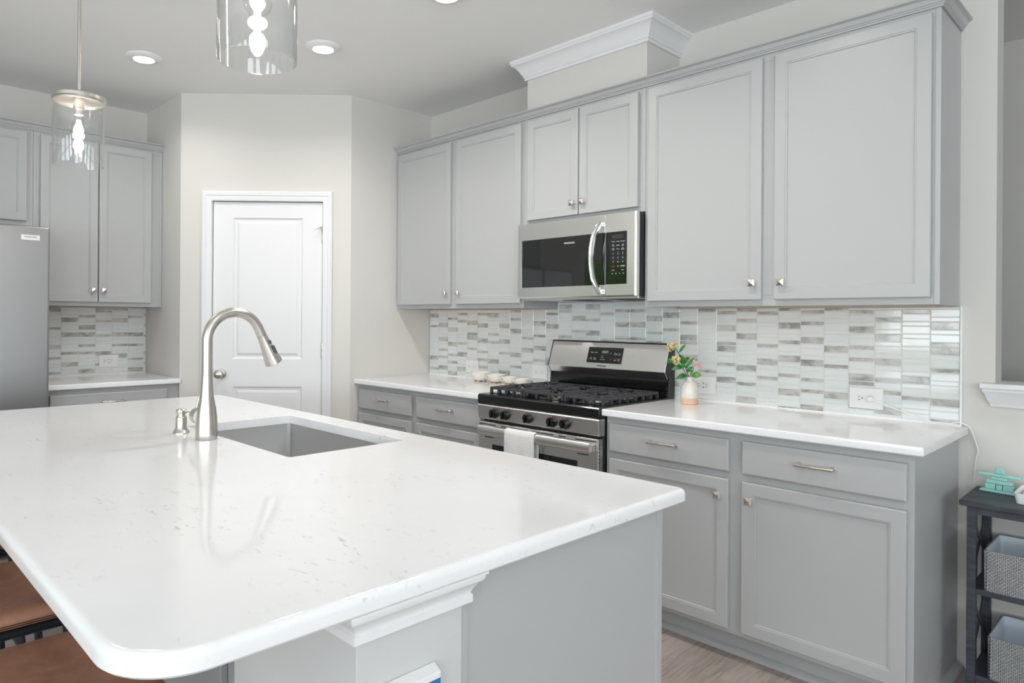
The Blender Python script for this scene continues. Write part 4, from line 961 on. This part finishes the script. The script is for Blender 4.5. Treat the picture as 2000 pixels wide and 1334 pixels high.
def cluster(c, r, n, m_, parent, size=0.0045, sc=(1, 1, 0.8)):
    m = MB(); rnd = random.Random(int(c[2] * 1e5))
    for i in range(n):
        v = Vector((rnd.gauss(0, 1), rnd.gauss(0, 1), rnd.gauss(0, 1))).normalized() * r * (0.55 + 0.45 * rnd.random())
        m.ball(Vector(c) + Vector((v.x * sc[0], v.y * sc[1], v.z * sc[2])), size * (0.7 + 0.6 * rnd.random()), 1, (1, 1, 0.9))
    return m.build('flower_head', m_, parent, smooth=60)
def at_px(px, py, d=0.0):
    """point of the sprig plane through the vase at a photo pixel, as offset from the vase"""
    r3, u3 = (px - PPX) / F_PX, -(py - PPY) / F_PX
    rr_ = r3 * math.cos(ROLL) - u3 * math.sin(ROLL); uu = r3 * math.sin(ROLL) + u3 * math.cos(ROLL)
    dep = (Vector((VX, VY, 0)) - Vector((CAM.x, CAM.y, 0))).dot(FW) + d
    w_ = CAM + (RT * rr_ + FW + Vector((0, 0, uu))) * dep
    return w_ - Vector((VX, VY, ZC))
neck = Vector((0, 0, 0.120)); foot_ = Vector((0.004, 0.004, 0.014))
s1 = thing('flower_sprig', 'tall sprig with dark stem topped by the highest yellow green flower head', 'flower sprig', (VX, VY, ZC), 0, 'flower sprigs in the vase')
m = MB(); m.tube(smooth_path([foot_, neck + Vector((0.001, 0, -0.02)), at_px(1341, 724), at_px(1331, 700), at_px(1319, 680)]), 0.0016, 8); m.build('stem', M_stem, s1)
cluster(at_px(1312, 676, -0.005), 0.021, 110, M_flow, s1, 0.0042, (1.25, 1.25, 0.8))
cluster(at_px(1307, 684, -0.005), 0.010, 24, M_flow, s1, 0.0036)
cluster(at_px(1323, 670, -0.002), 0.008, 20, M_flow, s1, 0.0034)
leaf('leaf', at_px(1326, 689), at_px(1339, 672, 0.01), 0.012, M_leaf, s1, 0.006)
leaf('leaf', at_px(1336, 712), at_px(1326, 692, 0.012), 0.022, M_leaf, s1)
leaf('leaf', at_px(1341, 720), at_px(1312, 692, 0.016), 0.010, M_leaf, s1)
s2 = thing('flower_sprig', 'shorter sprig with the lower round yellow green flower head and broad dark leaves', 'flower sprig', (VX, VY, ZC), 0, 'flower sprigs in the vase')
m = MB(); m.tube(smooth_path([Vector((-0.003, 0.002, 0.014)), neck + Vector((-0.002, -0.001, -0.02)), at_px(1337, 725, -0.008), at_px(1327, 712, -0.012), at_px(1321, 704, -0.012)]), 0.0016, 8); m.build('stem', M_stem, s2)
cluster(at_px(1320, 703, -0.018), 0.021, 150, M_flow, s2, 0.0042, (1, 1, 0.95))
leaf('leaf', at_px(1332, 717, -0.012), at_px(1311, 723, -0.02), 0.024, M_leaf, s2)
leaf('leaf', at_px(1341, 733, -0.008), at_px(1318, 741, -0.02), 0.024, M_leaf, s2)
leaf('leaf', at_px(1316, 700, -0.006), at_px(1303, 711, 0.0), 0.022, M_leaf, s2)
leaf('leaf', at_px(1334, 720, -0.01), at_px(1331, 706, -0.004), 0.020, M_leaf, s2)
s3 = thing('flower_sprig', 'sprig leaning right with two pink blossoms and light green leaves', 'flower sprig', (VX, VY, ZC), 0, 'flower sprigs in the vase')
m = MB(); m.tube(smooth_path([Vector((0.004, -0.003, 0.014)), neck + Vector((0.003, 0.0, -0.02)), at_px(1351, 733, -0.004), at_px(1354, 722, -0.004), at_px(1358, 712, -0.002), at_px(1365, 714, -0.004)]), 0.0014, 8)
m.tube(smooth_path([at_px(1354, 722, -0.004), at_px(1353, 714, -0.002), at_px(1353, 709, -0.002)]), 0.0011, 8); m.build('stem', M_stem2, s3)
for (px_, py_) in ((1353, 708), (1366, 714)):
    c = at_px(px_, py_, -0.004); m = MB()
    for i in range(9):
        a = i * 2.4; v = Vector((math.cos(a) * 0.007, math.sin(a) * 0.005, 0.010 * math.sin(i * 1.7))); m.ball(c + v, 0.0042, 1, (1, 0.8, 1.4))
    m.build('blossom', M_pink, s3, smooth=60)
leaf('leaf', at_px(1352, 735, -0.006), at_px(1370, 733, -0.012), 0.030, M_leaf2, s3)
leaf('leaf', at_px(1342, 727, -0.008), at_px(1353, 716, -0.014), 0.018, M_leaf, s3)
leaf('leaf', at_px(1339, 720), at_px(1355, 699, 0.004), 0.014, M_leaf, s3)
leaf('leaf', at_px(1335, 711, 0.004), at_px(1346, 697, 0.012), 0.018, M_leaf, s3)
leaf('leaf', at_px(1352, 722, -0.004), at_px(1349, 735, -0.008), 0.012, M_leaf2, s3)

# ================================================================ pendants and recessed lights
def pendant(label, x, y, zb):
    p = thing('pendant_light', label, 'pendant light', (x, y, H), 0, 'glass pendants over the island')
    zg0, zg1 = zb - H, zb - H + 0.232; R_g = 0.0835
    m = MB(); m.lathe([(0, 0), (0.062, 0), (0.062, -0.006), (0.056, -0.018), (0.012, -0.022), (0, -0.022)], (0, 0, 0), 32, 'z', False, False); m.build('ceiling_canopy', M_nickel, p)
    m = MB(); m.tube([(0, 0, -0.02), (0, 0, (zg1 - 0.02) / 2), (0, 0, zg1 + 0.03)], 0.0062, 14); m.build('rod', M_nickel, p)
    m = MB(); m.lathe([(0, 0.040), (0.012, 0.040), (0.013, 0.028), (0.018, 0.024), (0.070, 0.022), (0.086, 0.020), (0.0885, 0.016), (0.0885, 0.004), (0.086, 0.0), (0.086, -0.004), (0.0815, -0.004), (0.079, 0.004), (0.02, 0.010), (0, 0.010)], (0, 0, zg1), 48, 'z', False, False); m.build('cap', M_nickel, p)
    m = MB(); m.lathe([(0.019, 0.010), (0.019, -0.030), (0.016, -0.032), (0.016, -0.048), (0, -0.049)], (0, 0, zg1), 24, 'z', True, False); m.build('socket', M_nickel, p)
    m = MB(); zz = zg1 - 0.046
    m.lathe([(0.0, 0), (0.012, -0.001), (0.014, -0.012), (0.022, -0.028), (0.030, -0.050), (0.0305, -0.060), (0.027, -0.075), (0.017, -0.087), (0, -0.092)], (0, 0, zz), 28, 'z', False, False); bl = m.build('bulb', M_glass, p)
    m = MB()
    for i in range(4):
        a = i * PI / 2; m.tube([(0.006 * math.cos(a), 0.006 * math.sin(a), zz - 0.022), (0.010 * math.cos(a), 0.010 * math.sin(a), zz - 0.072)], 0.0018, 6)
    m.build('filament', M_filament, bl)
    m = MB(); t_ = 0.003
    m.lathe([(R_g, zg1 - 0.001), (R_g, zg0 + 0.002), (R_g - 0.0008, zg0), (R_g - t_ + 0.0008, zg0), (R_g - t_, zg0 + 0.002), (R_g - t_, zg1 - 0.001)], (0, 0, 0), 64, 'z', False, False); m.build('glass_shade', M_glass, p)
    l = D.lights.new('bulb_light', 'POINT'); l.energy = 5; l.color = (1.0, 0.91, 0.80); l.shadow_soft_size = 0.02
    lo = D.objects.new('bulb_light', l); COL.objects.link(lo); lo.parent = p; lo.location = (0, 0, zz - 0.055)
    return p
pendant('clear glass cylinder pendant over the far end of the island, shown whole', 0.935, -2.50, 1.856)
pendant('clear glass cylinder pendant over the near end of the island, cut by the top edge', 2.322, -2.50, 1.862)
def recessed(label, x, y, power):
    p = thing('recessed_light', label, 'ceiling light', (x, y, H), 0, 'recessed ceiling lights')
    m = MB(); m.lathe([(0.092, 0), (0.092, -0.004), (0.086, -0.010), (0.070, -0.016), (0.056, -0.018), (0.052, -0.014), (0.050, -0.006)], (0, 0, 0), 40, 'z', True, True); m.build('trim_ring', M_plastic, p)
    m = MB(); m.lathe([(0, -0.0165), (0.049, -0.0155), (0.051, -0.010)], (0, 0, 0), 32, 'z', False, True); m.build('lens', M_lens, p)
    l = D.lights.new('lamp', 'AREA'); l.shape = 'DISK'; l.size = 0.10; l.energy = power; l.color = (1.0, 0.96, 0.91); l.spread = math.radians(150)
    lo = D.objects.new('lamp', l); COL.objects.link(lo); lo.parent = p; lo.location = (0, 0, -0.020)
recessed('recessed ceiling light left of the near pendant, toward the refrigerator', -0.26, -1.88, 4)
recessed('recessed ceiling light right of the near pendant, before the pantry door', 0.557, -1.243, 5.5)
recessed('recessed ceiling light at the top edge between the pendant and the chase', 1.45, -1.172, 8.5)
recessed('added unseen recessed ceiling light in front of the largest wall cabinet, right of the others', 2.55, -1.25, 6.5)  # extra fixture out of view, added to light the cabinet doors from above

# ================================================================ bar stools
def stool(label, x, y):
    s_ = thing('bar_stool', label, 'bar stool', (x, y, 0), 0, 'brown leather bar stools')
    hw, hd = 0.215, 0.21
    def sq(a, b2, r, z, dish=0.0, n=7):
        pts = []
        for cx, cy, a0 in ((-a + r, -b2 + r, PI), (a - r, -b2 + r, 1.5 * PI), (a - r, b2 - r, 0), (-a + r, b2 - r, 0.5 * PI)):
            for i in range(n + 1):
                q = a0 + 0.5 * PI * i / n; px_, py_ = cx + r * math.cos(q), cy + r * math.sin(q)
                pts.append((px_, py_, z + dish * (px_ / hw) ** 2))
        return pts
    m = MB(); m.loops([sq(hw - .02, hd - .02, .05, 0.571, .002), sq(hw - .004, hd - .004, .06, 0.571, .002), sq(hw, hd, .06, 0.575, .002), sq(hw + .002, hd + .002, .06, 0.586, .003), sq(hw, hd, .06, 0.596, .004), sq(hw - .008, hd - .008, .058, 0.603, .004), sq(hw - .025, hd - .025, .055, 0.606, .004), sq(hw - .07, hd - .07, .045, 0.602, .006), sq(0.08, 0.08, .03, 0.597, .006), sq(0.02, 0.02, .01, 0.596, 0.006)])
    seat = m.build('seat', M_leather, s_, smooth=60)
    m = MB()
    for off in (0.578, 0.583):
        ring = sq(hw + .0012, hd + .0012, .06, off, .002, 10); m.tube([Vector(p) for p in ring] + [Vector(ring[0])], 0.0011, 5)
    m.build('stitching', M_thread, seat)
    m = MB(); ring = sq(hw - .004, hd - .004, .06, 0.560, .002, 8); m.tube([Vector(p) for p in ring] + [Vector(ring[0]), Vector(ring[1])], 0.0105, 10); m.build('seat_frame', M_blackmetal, s_)
    for sx in (-1, 1):
        for sy in (-1, 1):
            m = MB(); m.tube([(sx * (hw - .04), sy * (hd - .04), 0.555), (sx * (hw + .01), sy * (hd + .01), 0.010), (sx * (hw + .012), sy * (hd + .012), 0.0)], [0.0105, 0.0105, 0.012], 10); m.build('leg', M_blackmetal, s_)
    m = MB(); q = hw - .011
    ring = [(-q, -q, .22), (q, -q, .22), (q, q, .22), (-q, q, .22), (-q, -q, .22)]
    for a, b2 in zip(ring, ring[1:]): m.tube([a, b2], 0.008, 8)
    m.build('foot_rest', M_blackmetal, s_)
    m = MB(); rows = []
    for j, (zz, yo) in enumerate(((0.66, 0.0), (0.72, -0.012), (0.80, -0.022), (0.86, -0.030), (0.875, -0.034))):
        row = []
        for i in range(15):
            a = PI * (1.12 + 0.76 * i / 14); row.append((0.215 * math.cos(a), -0.06 + 0.165 * math.sin(a) + yo, zz))
        rows.append(row)
    m.loops(rows, close=False); bk = m.build('backrest', M_leather, s_, smooth=60); so = bk.modifiers.new('thickness', 'SOLIDIFY'); so.thickness = 0.022; so.offset = 0
    for sx in (-1, 1):
        m = MB(); m.tube([(sx * 0.12, -0.200, 0.56), (sx * 0.125, -0.217, 0.64), (sx * 0.12, -0.224, 0.72)], 0.009, 8); m.build('back_support', M_blackmetal, s_)
    return s_
stool('brown leather bar stool nearest the camera, under the rounded worktop corner', 2.195, -2.90)
stool('brown leather bar stool in the middle, seat with stitched edge on black frame', 1.60, -2.90)
stool('brown leather bar stool farthest away, only a sliver showing above the middle one', 0.93, -2.90)

# ================================================================ black shelf unit with bins
SHX0, SHX1, SHY0, SHY1 = 3.158, 3.72, -0.318, -0.022
sh = thing('shelf_unit', 'small black wooden shelf unit with crossed sides beside the base cabinet', 'shelf', (SHX0, SHY0, 0))
def shb(x0, x1, y0, y1, z0, z1, m=None):
    m = m or MB(); return m.box(x0 - SHX0, x1 - SHX0, y0 - SHY0, y1 - SHY0, z0, z1)
shb(SHX0, SHX1, SHY0, SHY1, 0.681, 0.700).build('top', M_blackwood, sh, 0.003)
lx0, lx1, ly0, ly1 = SHX0 + 0.020, SHX1 - 0.020, SHY0 + 0.014, SHY1 - 0.006
m = shb(lx0 + .026, lx1 - .026, ly0 + .004, ly0 + 0.016, 0.655, 0.681); shb(lx0 + .026, lx1 - .026, ly1 - 0.016, ly1 - .004, 0.655, 0.681, m); shb(lx0 + .004, lx0 + .016, ly0 + .026, ly1 - .026, 0.655, 0.681, m); shb(lx1 - .016, lx1 - .004, ly0 + .026, ly1 - .026, 0.655, 0.681, m); m.build('apron', M_blackwood, sh)
for xx in (lx0, lx1 - 0.026):
    for yy in (ly0, ly1 - 0.026): shb(xx, xx + 0.026, yy, yy + 0.026, 0, 0.681).build('leg', M_blackwood, sh, 0.0015)
for zz in (0.382, 0.088): shb(lx0 + 0.006, lx1 - 0.006, ly0 + .004, ly1 - .004, zz, zz + 0.020).build('shelf_board', M_blackwood, sh, 0.0015)
for xx in (lx0 + 0.012, lx1 - 0.014):
    for za, zb in ((0.402, 0.655), (0.108, 0.382)):
        for sgn in (0, 1):
            yA, yB = (ly0 + .02, ly1 - .02) if sgn == 0 else (ly1 - .02, ly0 + .02); xo = xx + 0.006 * sgn - SHX0; rings_ = []
            for i in range(13):
                t_ = i / 12; yc = yA + (yB - yA) * (3 * t_ * t_ - 2 * t_ ** 3) - SHY0; zc = za + (zb - za) * t_
                rings_.append([(xo - .003, yc - .011, zc), (xo + .003, yc - .011, zc), (xo + .003, yc + .011, zc), (xo - .003, yc + .011, zc)])
            MB().loops(rings_).build('cross_brace', M_blackwood, sh)
def bin_(label, x0, x1, y0, y1, z0, h):
    b2 = thing('storage_bin', label, 'storage bin', ((x0 + x1) / 2, (y0 + y1) / 2, z0), 0, 'woven storage bins')
    hx, hy = (x1 - x0) / 2, (y1 - y0) / 2
    m = MB(); m.loops([rr(hx - .004, hy - .004, .012, 0.0), rr(hx - .001, hy - .001, .014, 0.004), rr(hx, hy, .015, h), rr(hx - .002, hy - .002, .014, h + .003), rr(hx - .005, hy - .005, .012, h), rr(hx - .006, hy - .006, .012, 0.006)], True, True, True); m.build('woven_body', M_weave, b2)
    m = MB(); m.loops([rr(hx - .0055, hy - .0055, .012, h + .002), rr(hx - .0075, hy - .0075, .012, h + .001), rr(hx - .012, hy - .012, .012, 0.010)], True, False, True)
    m.tube(smooth_path([(0.02 - hx + .10, hy - .02, h - 0.03), (0.04 - hx + .12, 0.0, h + 0.006), (-hx + .20, -hy + .03, h - 0.012)], 6), [0.012] * 13, 8, (1, 0.5)); m.build('liner', M_liner, b2, smooth=60)
    m = MB(); m.box(-hx - 0.0045, -hx + 0.001, -0.024, 0.024, h - 0.028, h - 0.004); m.build('handle_tab', M_liner, b2, 0.002)
bin_('grey woven bin on the middle board of the black shelf', 3.224, 3.60, -0.308, -0.045, 0.4025, 0.135)
bin_('grey woven bin on the lowest board of the black shelf', 3.236, 3.61, -0.308, -0.045, 0.1085, 0.140)
# teal glass figure of stacked stones
ik = thing('glass_figurine', 'small teal sea glass stacked stone figure on the black shelf', 'figurine', (3.236, -0.095, 0.700), -0.15)
def stone(x, z, w_, h_, d_=0.016, name='stone', tp=0.0):
    m = MB(); m.hexa([(x - w_ / 2, -d_ / 2, z), (x + w_ / 2, -d_ / 2, z), (x + w_ / 2, d_ / 2, z), (x - w_ / 2, d_ / 2, z), (x - w_ / 2 + tp, -d_ / 2, z + h_), (x + w_ / 2 - tp, -d_ / 2, z + h_), (x + w_ / 2 - tp, d_ / 2, z + h_), (x - w_ / 2 + tp, d_ / 2, z + h_)])
    return m.build(name, M_seaglass, ik, 0.003, 3)
stone(0, 0, 0.112, 0.009, 0.036, 'base')
stone(-0.027, 0.0092, 0.032, 0.020); stone(0.027, 0.0092, 0.032, 0.020); stone(0.0, 0.0092, 0.018, 0.018)
stone(0.0, 0.0295, 0.080, 0.014); stone(0.0, 0.0437, 0.048, 0.011); stone(0, 0.055, 0.124, 0.011); stone(0, 0.0662, 0.034, 0.025, 0.015, 'head_stone', 0.009)
# tray
m = MB()
tr_ = thing('white_tray', 'white tray with pale contents on the black shelf beside the glass figure', 'tray', (3.44, -0.150, 0.700))
m.loops([rr(0.140, 0.085, .012, 0.0005), rr(0.146, 0.091, .014, 0.035), rr(0.142, 0.087, .012, 0.035), rr(0.136, 0.081, .010, 0.005)], True, True, True); m.build('tray_body', M_tray, tr_)
m = MB(); m.loops([rr(0.134, 0.079, .01, 0.0055), rr(0.134, 0.079, .01, 0.022)]); m.build('pad', M_liner, tr_, 0.002)
